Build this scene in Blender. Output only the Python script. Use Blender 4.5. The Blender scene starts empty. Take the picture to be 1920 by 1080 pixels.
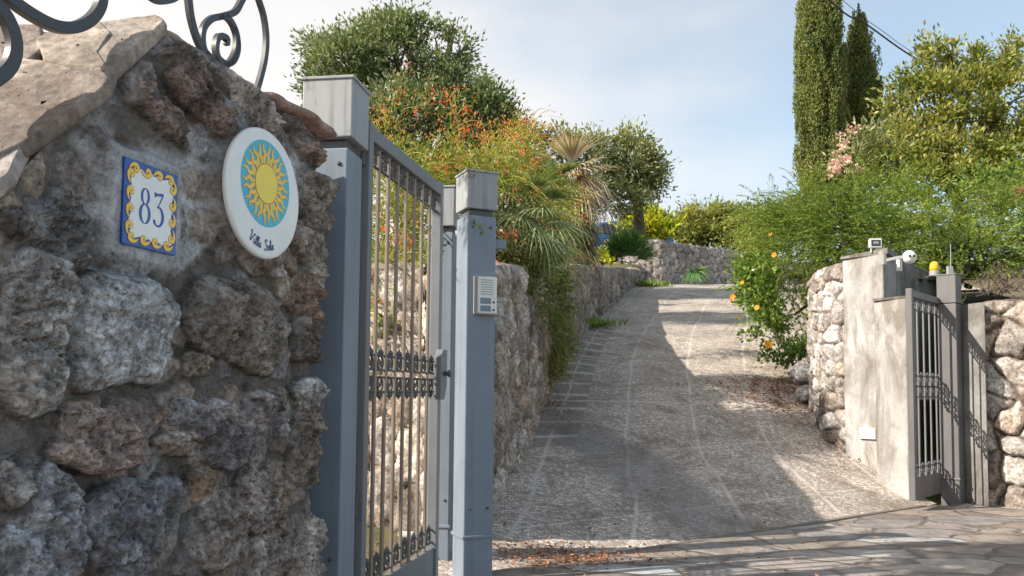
import bpy, math, random
import numpy as np
from mathutils import Vector, Matrix, Euler
PI = math.pi
C = bpy.context.scene.collection
SC = bpy.context.scene

# ------------------------------------------------------------------ camera, sky, sun, exposure
F, V0, U0 = 1550.0, 639.0, 960.0
PITCH, ROLL = math.radians(3.35), math.radians(0.55)
cam = bpy.data.cameras.new("camera"); camo = bpy.data.objects.new("camera", cam); C.objects.link(camo)
cam.sensor_width = 36.0; cam.lens = 36.0 * F / 1920.0
cam.shift_y = (V0 - 540.0) / 1920.0
cam.clip_start = 0.05; cam.clip_end = 2000
CAMR = Matrix.Rotation(PI / 2 + PITCH, 3, 'X') @ Matrix.Rotation(ROLL, 3, 'Z')
camo.rotation_euler = CAMR.to_euler(); camo.location = (0, 0, 0)
cam.dof.use_dof = True; cam.dof.focus_distance = 2.5; cam.dof.aperture_fstop = 18.0
SC.camera = camo

SUN_EL, SUN_AZ = math.radians(33), math.radians(20)      # azimuth: degrees behind the camera plane, from the left
SUN = Vector((-math.cos(SUN_AZ) * math.cos(SUN_EL), -math.sin(SUN_AZ) * math.cos(SUN_EL), math.sin(SUN_EL)))
sl = bpy.data.lights.new("sun", 'SUN'); sl.energy = 5.0; sl.angle = math.radians(0.55); sl.color = (1.0, 0.90, 0.77)
so = bpy.data.objects.new("sun", sl); C.objects.link(so); so.rotation_euler = SUN.to_track_quat('Z', 'Y').to_euler(); so.location = SUN * 30

w = bpy.data.worlds.new("World"); SC.world = w; w.use_nodes = True
nt = w.node_tree; nt.nodes.clear()
def wn(t, **k):
    n = nt.nodes.new(t)
    for a, b in k.items(): setattr(n, a, b)
    return n
sky = wn('ShaderNodeTexSky', sky_type='NISHITA', sun_disc=False, sun_elevation=SUN_EL, sun_rotation=math.atan2(SUN.x, SUN.y))
sky.air_density = 1.0; sky.dust_density = 1.0; sky.ozone_density = 1.2
tc = wn('ShaderNodeTexCoord'); mp = wn('ShaderNodeMapping'); mp.inputs['Scale'].default_value = (1.0, 1.0, 2.2)
nz = wn('ShaderNodeTexNoise'); nz.inputs['Scale'].default_value = 2.1; nz.inputs['Detail'].default_value = 6; nz.inputs['Roughness'].default_value = 0.5
nt.links.new(tc.outputs['Generated'], mp.inputs['Vector']); nt.links.new(mp.outputs[0], nz.inputs['Vector'])
sx = wn('ShaderNodeSeparateXYZ'); nt.links.new(tc.outputs['Generated'], sx.inputs[0])
# cloud cover: denser to the left (x<0) and low; clear on the upper right
m1 = wn('ShaderNodeMath', operation='MULTIPLY_ADD'); nt.links.new(sx.outputs['X'], m1.inputs[0]); m1.inputs[1].default_value = -0.80; m1.inputs[2].default_value = 0.20
m2 = wn('ShaderNodeMath', operation='MULTIPLY_ADD'); nt.links.new(sx.outputs['Z'], m2.inputs[0]); m2.inputs[1].default_value = -0.62; nt.links.new(m1.outputs[0], m2.inputs[2])
m3 = wn('ShaderNodeMath', operation='ADD'); nt.links.new(nz.outputs['Fac'], m3.inputs[0]); nt.links.new(m2.outputs[0], m3.inputs[1])
mr = wn('ShaderNodeMapRange', interpolation_type='SMOOTHSTEP'); nt.links.new(m3.outputs[0], mr.inputs[0])
mr.inputs[1].default_value = 0.12; mr.inputs[2].default_value = 0.72; mr.inputs[3].default_value = 0.30; mr.inputs[4].default_value = 0.96
mix = wn('ShaderNodeMix', data_type='RGBA')
tint = wn('ShaderNodeMix', data_type='RGBA', blend_type='MULTIPLY'); tint.inputs[0].default_value = 1; tint.inputs[7].default_value = (1.12, 1.42, 1.38, 1)
nt.links.new(sky.outputs[0], tint.inputs[6]); nt.links.new(mr.outputs[0], mix.inputs[0]); nt.links.new(tint.outputs[2], mix.inputs[6]); mix.inputs[7].default_value = (7.3, 7.0, 6.75, 1)
bg = wn('ShaderNodeBackground'); bg.inputs[1].default_value = 0.095
ow = wn('ShaderNodeOutputWorld'); nt.links.new(mix.outputs[2], bg.inputs[0]); nt.links.new(bg.outputs[0], ow.inputs[0])
SC.view_settings.view_transform = 'Standard'; SC.view_settings.look = 'None'
SC.view_settings.exposure = 0.66; SC.view_settings.gamma = 1
SC.render.engine = 'CYCLES'; SC.cycles.max_bounces = 6; SC.cycles.transparent_max_bounces = 6
SC.cycles.use_denoising = True

# ------------------------------------------------------------------ measuring helpers
def P(u, v, y):
    """world point seen at photo pixel (u,v) whose world Y is y"""
    d = CAMR @ Vector(((u - U0) / F, -(v - V0) / F, -1.0))
    return d * (y / d.y)
def PL(u, v, p0, n):
    d = CAMR @ Vector(((u - U0) / F, -(v - V0) / F, -1.0))
    return d * (p0.dot(n) / d.dot(n))
def PX(u, y): return P(u, 730, y).x

# ------------------------------------------------------------------ numpy noise
def _h(i, j, k, s):
    n = (i * 374761393 + j * 668265263 + k * 2147483647 + s * 1274126177) & 0xffffffff
    n = ((n ^ (n >> 13)) * 1274126177) & 0xffffffff
    n = (n ^ (n >> 16)) & 0xffffffff
    return n / 4294967295.0
def vnoise(x, y, z=0.0, s=0):
    x = np.asarray(x, float); y = np.asarray(y, float); z = np.zeros_like(x) + z
    xi = np.floor(x).astype(np.int64); yi = np.floor(y).astype(np.int64); zi = np.floor(z).astype(np.int64)
    fx, fy, fz = x - xi, y - yi, z - zi
    fx = fx * fx * (3 - 2 * fx); fy = fy * fy * (3 - 2 * fy); fz = fz * fz * (3 - 2 * fz)
    r = 0
    for a in (0, 1):
        wa = fx if a else 1 - fx
        for b in (0, 1):
            wb = fy if b else 1 - fy
            for c in (0, 1):
                wc = fz if c else 1 - fz
                r = r + wa * wb * wc * _h(xi + a, yi + b, zi + c, s)
    return r * 2 - 1
def fbm(x, y, z=0.0, s=0, oct=4, g=0.5):
    r, a, t = 0, 1.0, 0
    for o in range(oct):
        r = r + a * vnoise(x * 2 ** o, y * 2 ** o, np.asarray(z) * 2 ** o, s + o * 17); t += a; a *= g
    return r / t
def voro(u, v, s=0, jit=0.85):
    """F1, F2, id-hash of jittered cells (unit cells)"""
    ui = np.floor(u).astype(np.int64); vi = np.floor(v).astype(np.int64)
    f1 = np.full(u.shape, 9.0); f2 = np.full(u.shape, 9.0); idh = np.zeros(u.shape)
    for a in (-1, 0, 1):
        for b in (-1, 0, 1):
            ci, cj = ui + a, vi + b
            cx = ci + .5 + (_h(ci, cj, 0, s) - .5) * jit; cy = cj + .5 + (_h(ci, cj, 1, s) - .5) * jit
            d = np.hypot(u - cx, v - cy); h = _h(ci, cj, 2, s)
            closer = d < f1
            f2 = np.where(closer, f1, np.minimum(f2, d)); idh = np.where(closer, h, idh); f1 = np.where(closer, d, f1)
    return f1, f2, idh
def sm(x, a, b):
    t = np.clip((x - a) / (b - a), 0, 1); return t * t * (3 - 2 * t)

# ------------------------------------------------------------------ object helpers
def link(o, parent=None):
    C.objects.link(o)
    if parent is not None: o.parent = parent
    return o
def mesh_np(name, verts, faces, m, parent=None, smooth=False, cols=None):
    verts = np.asarray(verts, np.float32); faces = np.asarray(faces, np.int32)
    me = bpy.data.meshes.new(name); k = faces.shape[1]
    me.vertices.add(len(verts)); me.vertices.foreach_set('co', verts.ravel())
    me.loops.add(faces.size); me.loops.foreach_set('vertex_index', faces.ravel())
    me.polygons.add(len(faces)); me.polygons.foreach_set('loop_start', np.arange(0, faces.size, k, dtype=np.int32))
    me.polygons.foreach_set('loop_total', np.full(len(faces), k, np.int32))
    me.update(calc_edges=True)
    if smooth: me.polygons.foreach_set('use_smooth', np.ones(len(faces), bool))
    if cols is not None:
        at = me.color_attributes.new('Col', 'FLOAT_COLOR', 'POINT')
        cc = np.ones((len(verts), 4), np.float32); cols = np.asarray(cols); cc[:, :cols.shape[1]] = cols; at.data.foreach_set('color', cc.ravel())
    me.materials.append(m)
    return link(bpy.data.objects.new(name, me), parent)
class MB:
    def __init__(s): s.v = []; s.f = []
    def add(s, vs, fs):
        b = len(s.v); s.v += [tuple(v) for v in vs]; s.f += [tuple(b + i for i in f) for f in fs]; return s
    def box(s, c, d, rz=0.0, M=None):
        c = Vector(c); R = Matrix.Rotation(rz, 3, 'Z') if M is None else M
        vs = [c + R @ Vector((x * d[0] / 2, y * d[1] / 2, z * d[2] / 2)) for x in (-1, 1) for y in (-1, 1) for z in (-1, 1)]
        return s.add(vs, [(0, 1, 3, 2), (4, 6, 7, 5), (0, 4, 5, 1), (2, 3, 7, 6), (0, 2, 6, 4), (1, 5, 7, 3)])
    def bar(s, pts, wa, wb, side, cap=True):
        """rectangular section wa (along side) x wb swept along pts"""
        n = len(pts); vs = []; side = Vector(side).normalized()
        for i in range(n):
            t = (Vector(pts[min(i + 1, n - 1)]) - Vector(pts[max(i - 1, 0)])).normalized()
            o = t.cross(side).normalized(); p = Vector(pts[i])
            for a, b in ((-1, -1), (1, -1), (1, 1), (-1, 1)): vs.append(p + side * a * wa / 2 + o * b * wb / 2)
        fs = [(i * 4 + j, i * 4 + (j + 1) % 4, i * 4 + 4 + (j + 1) % 4, i * 4 + 4 + j) for i in range(n - 1) for j in range(4)]
        if cap: fs += [(3, 2, 1, 0), tuple((n - 1) * 4 + j for j in range(4))]
        return s.add(vs, fs)
    def tube(s, pts, r, k=8):
        n = len(pts); vs = []
        rr = r if hasattr(r, '__len__') else [r] * n
        for i in range(n):
            t = (Vector(pts[min(i + 1, n - 1)]) - Vector(pts[max(i - 1, 0)])).normalized()
            a = t.orthogonal().normalized() if i == 0 else (a - t * a.dot(t)).normalized()
            b = t.cross(a)
            for j in range(k): vs.append(Vector(pts[i]) + (a * math.cos(2 * PI * j / k) + b * math.sin(2 * PI * j / k)) * rr[i])
        fs = [(i * k + j, i * k + (j + 1) % k, i * k + k + (j + 1) % k, i * k + k + j) for i in range(n - 1) for j in range(k)]
        fs += [tuple(range(k - 1, -1, -1)), tuple((n - 1) * k + j for j in range(k))]
        return s.add(vs, fs)
    def torus(s, c, ax, R, r, k=14, q=6, sq=1.0):
        c = Vector(c); ax = Vector(ax).normalized(); up = Vector((0, 0, 1)); x = up.cross(ax).normalized(); vs = []
        for i in range(k):
            a = 2 * PI * i / k; d = x * math.cos(a) + up * math.sin(a) * sq
            for j in range(q):
                b = 2 * PI * j / q; vs.append(c + d * (R + r * math.cos(b)) + ax * r * math.sin(b))
        fs = [(i * q + j, ((i + 1) % k) * q + j, ((i + 1) % k) * q + (j + 1) % q, i * q + (j + 1) % q) for i in range(k) for j in range(q)]
        return s.add(vs, fs)
    def lathe(s, c, prof, k=20, ax=None, sc=(1, 1)):
        """prof: (r, h) along +Z (or ax matrix)"""
        M = Matrix.Identity(3) if ax is None else ax; c = Vector(c); n = len(prof)
        vs = [c + M @ Vector((r * sc[0] * math.cos(2 * PI * j / k), r * sc[1] * math.sin(2 * PI * j / k), h)) for r, h in prof for j in range(k)]
        fs = [(i * k + j, i * k + (j + 1) % k, i * k + k + (j + 1) % k, i * k + k + j) for i in range(n - 1) for j in range(k)]
        fs += [tuple(range(k - 1, -1, -1)), tuple((n - 1) * k + j for j in range(k))]
        return s.add(vs, fs)
    def build(s, name, m, parent=None, bevel=0, smooth=False):
        me = bpy.data.meshes.new(name); me.from_pydata(s.v, [], s.f); me.update()
        me.materials.append(m)
        if smooth: me.polygons.foreach_set('use_smooth', [True] * len(me.polygons))
        o = link(bpy.data.objects.new(name, me), parent)
        if bevel:
            b = o.modifiers.new('bevel', 'BEVEL'); b.width = bevel; b.segments = 2; b.limit_method = 'ANGLE'
        return o
def tag(o, label=None, cat=None, group=None, kind=None):
    if label: o['label'] = label
    if cat: o['category'] = cat
    if group: o['group'] = group
    if kind: o['kind'] = kind
    return o
def thing(name, label, cat, group=None, loc=(0, 0, 0), rz=0.0):
    o = bpy.data.objects.new(name, None); o.empty_display_size = .1; C.objects.link(o); o.location = loc; o.rotation_euler = (0, 0, rz)
    return tag(o, label, cat, group)

# ------------------------------------------------------------------ material helpers
class NT:
    def __init__(s, name, rough=.7, spec=.35):
        s.m = bpy.data.materials.new(name); s.m.use_nodes = True; s.t = s.m.node_tree
        s.b = s.t.nodes['Principled BSDF']; s.b.inputs['Roughness'].default_value = rough
        s.b.inputs['Specular IOR Level'].default_value = spec; s.tc = s.t.nodes.new('ShaderNodeTexCoord')
    def n(s, t, ins=None, **k):
        n = s.t.nodes.new(t)
        for a, b in k.items(): setattr(n, a, b)
        for a, b in (ins or {}).items():
            if isinstance(b, bpy.types.NodeSocket): s.t.links.new(b, n.inputs[a])
            else: n.inputs[a].default_value = b
        return n
    def vec(s, scale=(1, 1, 1), src='Object'):
        return s.n('ShaderNodeMapping', {'Vector': s.tc.outputs[src], 'Scale': scale}).outputs[0]
    def noise(s, v, sc, det=4, r=.55, dist=0): return s.n('ShaderNodeTexNoise', {'Vector': v, 'Scale': sc, 'Detail': det, 'Roughness': r, 'Distortion': dist}).outputs['Fac']
    def ramp(s, f, pts):
        r = s.n('ShaderNodeValToRGB', {'Fac': f}); e = r.color_ramp.elements
        while len(e) < len(pts): e.new(.5)
        for i, (p, c) in enumerate(pts):
            e[i].position = p; e[i].color = (tuple(c) + (1,)) if hasattr(c, '__len__') else (c, c, c, 1)
        return r.outputs['Color']
    def mix(s, f, a, b, mode='MIX'):
        n = s.n('ShaderNodeMix', data_type='RGBA', blend_type=mode)
        for i, x in ((0, f), (6, a), (7, b)):
            if isinstance(x, bpy.types.NodeSocket): s.t.links.new(x, n.inputs[i])
            elif hasattr(x, '__len__'): n.inputs[i].default_value = tuple(x) + (1,)
            else: n.inputs[i].default_value = x
        return n.outputs[2]
    def math(s, op, a, b=0.0, c=0.0):
        n = s.n('ShaderNodeMath', operation=op)
        for i, x in enumerate((a, b, c)):
            if isinstance(x, bpy.types.NodeSocket): s.t.links.new(x, n.inputs[i])
            else: n.inputs[i].default_value = x
        return n.outputs[0]
    def col(s, c):
        if isinstance(c, bpy.types.NodeSocket): s.t.links.new(c, s.b.inputs['Base Color'])
        else: s.b.inputs['Base Color'].default_value = tuple(c) + (1,)
        return s
    def bump(s, h, st=.4, d=.01):
        n = s.n('ShaderNodeBump', {'Height': h, 'Strength': st, 'Distance': d}); s.t.links.new(n.outputs[0], s.b.inputs['Normal']); return s
    def rough(s, v): s.t.links.new(v, s.b.inputs['Roughness']); return s
def plain(name, c, rough=.5, metal=0, spec=.4):
    q = NT(name, rough, spec); q.b.inputs['Metallic'].default_value = metal
    f = q.noise(q.vec(), 9, 3); q.col(q.mix(f, [x * .85 for x in c], [min(1, x * 1.12) for x in c])); return q.m
def stone_mat(name, scale=1.0, bump=.5, dist=.012, lich=.35, con=1.0, fine=1.0):
    q = NT(name, .88, .25); v = q.vec()
    an_ = q.n('ShaderNodeAttribute', attribute_name='Col'); at = an_.outputs['Color']; al = q.math('MULTIPLY_ADD', an_.outputs['Alpha'], .52, .48)
    a = q.noise(v, 11 * scale, 6, .68, .3); b = q.noise(v, 55 * scale, 5, .7); c = q.noise(v, 3.1 * scale, 3)
    x = q.mix(q.math('MULTIPLY', al, con), at, q.ramp(a, [(.32, (.36, .345, .34)), (.5, (.92, .91, .91)), (.68, (1.7, 1.72, 1.76))]), 'MULTIPLY')
    x = q.mix(q.math('MULTIPLY', al, con * fine), x, q.ramp(b, [(.36, (.34, .32, .31)), (.5, (1, .98, .97)), (.64, (1.6, 1.61, 1.64))]), 'MULTIPLY')
    li = q.ramp(q.noise(v, 6.5 * scale, 5, .7, .8), [(.54, 0.0), (.66, 1.0)])
    x = q.mix(q.math('MULTIPLY', q.math('MULTIPLY', li, al), lich), x, (.42, .43, .44))
    rust = q.ramp(q.noise(q.vec((1, 1, 1.4)), 4.3 * scale, 5, .7, .6), [(.52, 0.0), (.7, 1.0)])
    x = q.mix(q.math('MULTIPLY', q.math('MULTIPLY', rust, al), .36), x, (.19, .12, .075))
    vor = q.n('ShaderNodeTexVoronoi', {'Vector': v, 'Scale': 85 * scale}).outputs['Distance']
    pits = q.ramp(q.math('ADD', vor, q.math('MULTIPLY', q.noise(v, 25 * scale, 3), .5)), [(.27, .0), (.42, 1.0)])
    x = q.mix(q.math('MULTIPLY', q.math('SUBTRACT', 1.0, pits), .5), x, (.055, .045, .04))
    q.col(x)
    h = q.math('ADD', q.math('MULTIPLY', b, .7), q.math('ADD', q.math('MULTIPLY', pits, .3), q.math('MULTIPLY', a, 1.0)))
    q.bump(h, bump, dist); return q.m
def leaf_mat(name, cols, rough=.5, trans=.3, tcol=None, spec=.3, gain=1.3):
    q = NT(name, rough, spec)
    ri = q.n('ShaderNodeNewGeometry').outputs['Random Per Island']
    f = q.math('ADD', q.math('MULTIPLY', ri, .75), q.math('MULTIPLY', q.math('SUBTRACT', q.noise(q.vec(), .9, 3), .37), 1.0))
    cols = [tuple(min(.85, x * gain) for x in cc) for cc in cols]; n = len(cols); c = q.ramp(f, [(.08 + .84 * i / max(1, n - 1), cc) for i, cc in enumerate(cols)])
    q.col(c)
    tr = q.n('ShaderNodeBsdfTranslucent', {'Color': q.mix(1.0, c, (1.25, 1.3, .6), 'MULTIPLY')})
    mx = q.n('ShaderNodeMixShader', {0: trans, 1: q.b.outputs[0], 2: tr.outputs[0]})
    q.t.links.new(mx.outputs[0], q.t.nodes['Material Output'].inputs[0]); return q.m
def paint_mat(name, base, dirt=(.10, .085, .07), amt=.5, rough=.42):
    q = NT(name, rough, .5)
    st = q.noise(q.vec((28, 28, 1.1)), 1.0, 4, .6); bl = q.noise(q.vec(), 5, 5, .65)
    x = q.mix(bl, [b * .82 for b in base], [b * 1.18 for b in base])
    x = q.mix(q.math('MULTIPLY', q.ramp(st, [(.50, 0.0), (.72, 1.0)]), amt), x, [b * .45 + .3 * d for b, d in zip(base, dirt)])
    x = q.mix(q.math('MULTIPLY', q.ramp(q.noise(q.vec((1, 1, .6)), 14, 6, .75), [(.60, 0.0), (.70, 1.0)]), amt * .8), x, dirt)
    q.col(x); q.rough(q.math('ADD', q.math('MULTIPLY', bl, .35), rough - .12)); q.bump(q.noise(q.vec(), 60, 3), .08, .002)
    return q.m
M = {}
M['near_stone'] = stone_mat('limestone masonry', 1.1, 1.0, .014, .26, 1.0, .85)
M['far_stone'] = stone_mat('pale stone masonry', .8, .7, .015, .18, .85, .9)
M['slab'] = stone_mat('sandstone coping', .7, .5, .010, .12, .62, .9)
M['post'] = paint_mat('grey blue painted steel', (.20, .245, .305), amt=.42)
M['capm'] = paint_mat('streaked cap paint', (.30, .32, .335), (.12, .085, .06), 1.0)
M['gate'] = paint_mat('gate paint', (.18, .19, .205), (.13, .11, .09), .5)
M['bars'] = paint_mat('rusty bar paint', (.27, .215, .165), (.20, .12, .07), .8)
M['dpost'] = paint_mat('brown grey painted steel', (.135, .13, .135), (.10, .08, .065), .5)
M['gdark'] = paint_mat('dark gate paint', (.085, .085, .09), amt=.3)
M['iron'] = paint_mat('wrought iron', (.045, .048, .055), (.16, .12, .09), .55, .38)
M['white'] = plain('white plastic', (.75, .75, .74), .35)
M['grey'] = plain('grey plastic', (.32, .33, .34), .4)
M['dark'] = plain('black plastic', (.02, .02, .022), .4)
M['plate'] = plain('grey blue name plate', (.16, .23, .30), .2)
M['amber'] = plain('amber lens', (.75, .47, .02), .25)
M['glazew'] = plain('white glaze', (.80, .80, .79), .15, 0, .6)
M['glazeb'] = plain('cobalt glaze', (.006, .06, .33), .15, 0, .6)
M['ink'] = plain('dark blue ink', (.012, .03, .16), .25)
M['turq'] = plain('turquoise glaze', (.02, .46, .64), .18, 0, .6)
M['yell'] = plain('yellow glaze', (.95, .68, .02), .18, 0, .6)
M['oran'] = plain('orange outline glaze', (.42, .17, .02), .2, 0, .6)
M['gold'] = plain('golden glaze', (.88, .55, .03), .2, 0, .6)
M['bark'] = (lambda q: (q.col(q.mix(q.noise(q.vec((1, 1, .3)), 22, 5, .7), (.06, .045, .035), (.22, .17, .13))), q.bump(q.noise(q.vec((1, 1, .3)), 22, 5), .8, .03), q.m)[-1])(NT('bark', .9))
M['blue_car'] = plain('blue car paint', (.015, .14, .42), .22, .2, .6)
M['glass'] = plain('dark car glass', (.02, .025, .03), .05, 0, .8)
M['rubber'] = plain('rubber', (.02, .02, .02), .8)
def plaster(name, a, b, dk):
    q = NT(name, .9, .2); v = q.vec()
    x = q.mix(q.ramp(q.noise(v, 2.6, 6, .62, .5), [(.32, 0.0), (.66, 1.0)]), a, b)
    x = q.mix(q.math('MULTIPLY', q.ramp(q.noise(q.vec((1, 1, .35)), 4.4, 6, .7, .6), [(.44, 0.0), (.62, 1.0)]), .85), x, dk)
    x = q.mix(q.math('MULTIPLY', q.ramp(q.noise(v, 38, 5, .7), [(.5, 0.0), (.75, 1.0)]), .35), x, [c * .6 for c in dk])
    q.col(x); q.bump(q.noise(v, 45, 5, .7), .35, .008); return q.m
M['plaster'] = plaster('weathered plaster', (.31, .30, .29), (.50, .49, .48), (.19, .17, .145))
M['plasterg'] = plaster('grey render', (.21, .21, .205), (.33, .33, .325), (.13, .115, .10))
M['mortar'] = plaster('mortar', (.20, .19, .18), (.30, .29, .28), (.10, .085, .07))

# ------------------------------------------------------------------ the lie of the land
_py = np.array([-50, 4.4, 10, 12.9, 17, 24, 27, 33, 60, 200.]); _ph = np.array([-1, -1, .06, .76, 1.66, 3.06, 3.52, 3.75, 3.9, 4.0])
def prof(y): return np.interp(y, _py, _ph)
def H(x, y):
    x = np.asarray(x, float); y = np.asarray(y, float)
    yth = 4.55 + .78 * np.clip(x, -.4, 3.8)
    t = np.clip((y - yth) / (10 - yth), 0, 1)
    return np.where(y < 10, -1 + 1.06 * t ** 1.2, prof(y))
def Hf(x, y): return float(H(x, y))
def catmull(pts, n):
    p = np.array(pts, float); p = np.vstack([2 * p[0] - p[1], p, 2 * p[-1] - p[-2]]); out = []
    for i in range(1, len(p) - 2):
        for t in np.linspace(0, 1, n, endpoint=False):
            a, b, c, d = p[i - 1:i + 3]
            out.append(.5 * ((2 * b) + (-a + c) * t + (2 * a - 5 * b + 4 * c - d) * t ** 2 + (-a + 3 * b - 3 * c + d) * t ** 3))
    out.append(p[-2]); return np.array(out)
LE = catmull([(-.55, 4.1), (-.20, 5.4), (-.02, 6.6), (.25, 8.4), (.98, 12.9), (2.2, 18), (3.9, 24.3), (7.9, 27.2), (13, 29.5), (20, 31)], 30)
RE = catmull([(3.68, 7.4), (3.52, 7.9), (3.38, 8.5), (3.45, 9.3), (3.75, 10.3), (4.6, 13), (6.6, 18), (9.0, 21.5), (14, 24), (20, 26)], 30)

# road: one sheet laid between its two edges, with metric UVs
def grid_faces(nr, nc):
    i, j = np.meshgrid(np.arange(nr - 1), np.arange(nc - 1), indexing='ij'); a = (i * nc + j).ravel()
    return np.stack([a, a + 1, a + nc + 1, a + nc], 1)
nr = len(LE); nc = 60
tt = np.linspace(-.04, 1.04, nc)
X = LE[:, None, 0] * (1 - tt) + RE[:, None, 0] * tt; Y = LE[:, None, 1] * (1 - tt) + RE[:, None, 1] * tt
Z = H(X, Y) + .012 * fbm(X * .9, Y * .9, 0, 5, 3) + .003 * fbm(X * 7, Y * 7, 0, 6, 2)
q = NT('pebble aggregate paving', .85, .3)
uv = q.n('ShaderNodeUVMap', uv_map='UVMap').outputs[0]; ob = q.vec()
wob = q.n('ShaderNodeTexNoise', {'Vector': ob, 'Scale': 1.3, 'Detail': 3})
sep = q.n('ShaderNodeSeparateXYZ', {0: uv}); U_, V_ = sep.outputs[0], sep.outputs[1]
wv = q.math('MULTIPLY', q.math('SUBTRACT', wob.outputs['Fac'], .5), .10)
def stripe(coord, period, width, off=0.0):
    f = q.math('FRACT', q.math('ADD', q.math('DIVIDE', q.math('ADD', coord, wv), period), off))
    d = q.math('MULTIPLY', q.math('ABSOLUTE', q.math('SUBTRACT', f, .5)), period)
    return q.ramp(q.math('DIVIDE', d, width), [(.5, 1.0), (1.0, 0.0)])
vo = q.n('ShaderNodeTexVoronoi', {'Vector': ob, 'Scale': 42.0, 'Randomness': 1.0})
vd = q.n('ShaderNodeTexVoronoi', {'Vector': ob, 'Scale': 42.0}, feature='DISTANCE_TO_EDGE')
peb = q.ramp(q.n('ShaderNodeSeparateColor', {0: vo.outputs['Color']}).outputs[0], [(0, (.23, .20, .18)), (.35, (.38, .325, .28)), (.65, (.52, .465, .415)), (.9, (.66, .63, .60)), (1, (.76, .74, .72))])
mort = q.mix(q.noise(ob, 30, 4), (.24, .21, .19), (.40, .36, .33))
x = q.mix(q.ramp(vd.outputs['Distance'], [(.03, 0.0), (.16, 1.0)]), mort, peb)
x = q.mix(1.0, x, q.ramp(q.noise(ob, 1.6, 5, .6, .4), [(.3, (.82, .80, .78)), (.7, (1.28, 1.26, 1.22))]), 'MULTIPLY')
lines = q.math('MAXIMUM', stripe(U_, .74, .022), stripe(V_, 1.45, .020))
lad = q.math('MULTIPLY', stripe(V_, .36, .042), q.math('LESS_THAN', U_, .62))
nolad = q.math('MULTIPLY', q.math('GREATER_THAN', V_, 2.4), q.math('LESS_THAN', V_, 7.6))
lad = q.math('MULTIPLY', lad, nolad)
ladbg = q.math('MULTIPLY', q.math('LESS_THAN', U_, .62), nolad)
x = q.mix(q.math('MULTIPLY', ladbg, .5), x, (.16, .145, .14))
lines = q.math('MULTIPLY', lines, q.ramp(q.noise(ob, 5, 4, .7), [(.28, .12), (.56, .75)]))
lines = q.math('MAXIMUM', lines, q.math('MULTIPLY', lad, .75))
x = q.mix(lines, x, (.60, .56, .52))
# smooth cement-topped tyre track, worn
dx_ = q.n('ShaderNodeSeparateXYZ', {0: ob}); 
tr = q.math('ABSOLUTE', q.math('SUBTRACT', dx_.outputs[0], q.math('ADD', q.math('MULTIPLY', dx_.outputs[1], -.36), 3.62)))
tr = q.math('ADD', tr, q.math('MULTIPLY', q.math('SUBTRACT', wob.outputs['Fac'], .5), .5))
trk = q.math('MULTIPLY', q.ramp(tr, [(.30, 1.0), (.52, 0.0)]), q.ramp(q.math('MULTIPLY', dx_.outputs[1], .1), [(.80, 1.0), (.92, 0.0)]))
x = q.mix(q.math('MULTIPLY', trk, .6), x, q.mix(q.noise(ob, 4, 5, .6), (.11, .11, .112), (.21, .205, .20)))
edge_d = q.ramp(q.noise(ob, 1.4, 6, .72, 1.2), [(.50, 0.0), (.66, .6)])
x = q.mix(edge_d, x, (.15, .11, .08))
q.col(x)
hh = q.math('MULTIPLY', q.math('MINIMUM', vd.outputs['Distance'], .3), q.math('SUBTRACT', 1.0, q.math('MULTIPLY', trk, .9)))
q.bump(q.math('ADD', hh, q.math('MULTIPLY', q.noise(ob, 18, 4), .25)), .6, .012); M['road'] = q.m
road = mesh_np('driveway', np.stack([X, Y, Z + .008], -1).reshape(-1, 3), grid_faces(nr, nc)[:, ::-1], M['road'], smooth=True)
arc = np.concatenate([[0], np.cumsum(np.hypot(*np.diff((LE + RE) / 2, axis=0).T))])
Vv = np.repeat(arc[:, None], nc, 1); Uu = np.linspace(0, 3.5, nc)[None].repeat(nr, 0)
uvl = road.data.uv_layers.new(name='UVMap'); li = np.empty(len(road.data.loops), np.int32); road.data.loops.foreach_get('vertex_index', li)
uvl.data.foreach_set('uv', np.stack([Uu.ravel()[li], Vv.ravel()[li]], 1).astype(np.float32).ravel())
tag(road, kind='structure')

# wide ground sheet
gx = np.unique(np.concatenate([np.linspace(-300, -6, 30), np.linspace(-6, 14, 90), np.linspace(14, 300, 30)]))
gy = np.unique(np.concatenate([np.linspace(-120, -4, 20), np.linspace(-4, 34, 140), np.linspace(34, 500, 30)]))
Y, X = np.meshgrid(gy, gx, indexing='ij')
q = NT('earth', .95, .2); v = q.vec()
x = q.mix(q.noise(v, 1.1, 6, .65), (.10, .075, .05), (.26, .21, .15)); x = q.mix(q.ramp(q.noise(v, .5, 5), [(.45, 0.0), (.6, 1.0)]), x, (.10, .12, .04))
q.col(x); q.bump(q.noise(v, 12, 6, .7), .8, .05); M['earth'] = q.m
tag(mesh_np('ground', np.stack([X, Y, H(X, Y) - .05], -1).reshape(-1, 3), grid_faces(len(gy), len(gx)), M['earth'], smooth=True), kind='structure')

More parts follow.
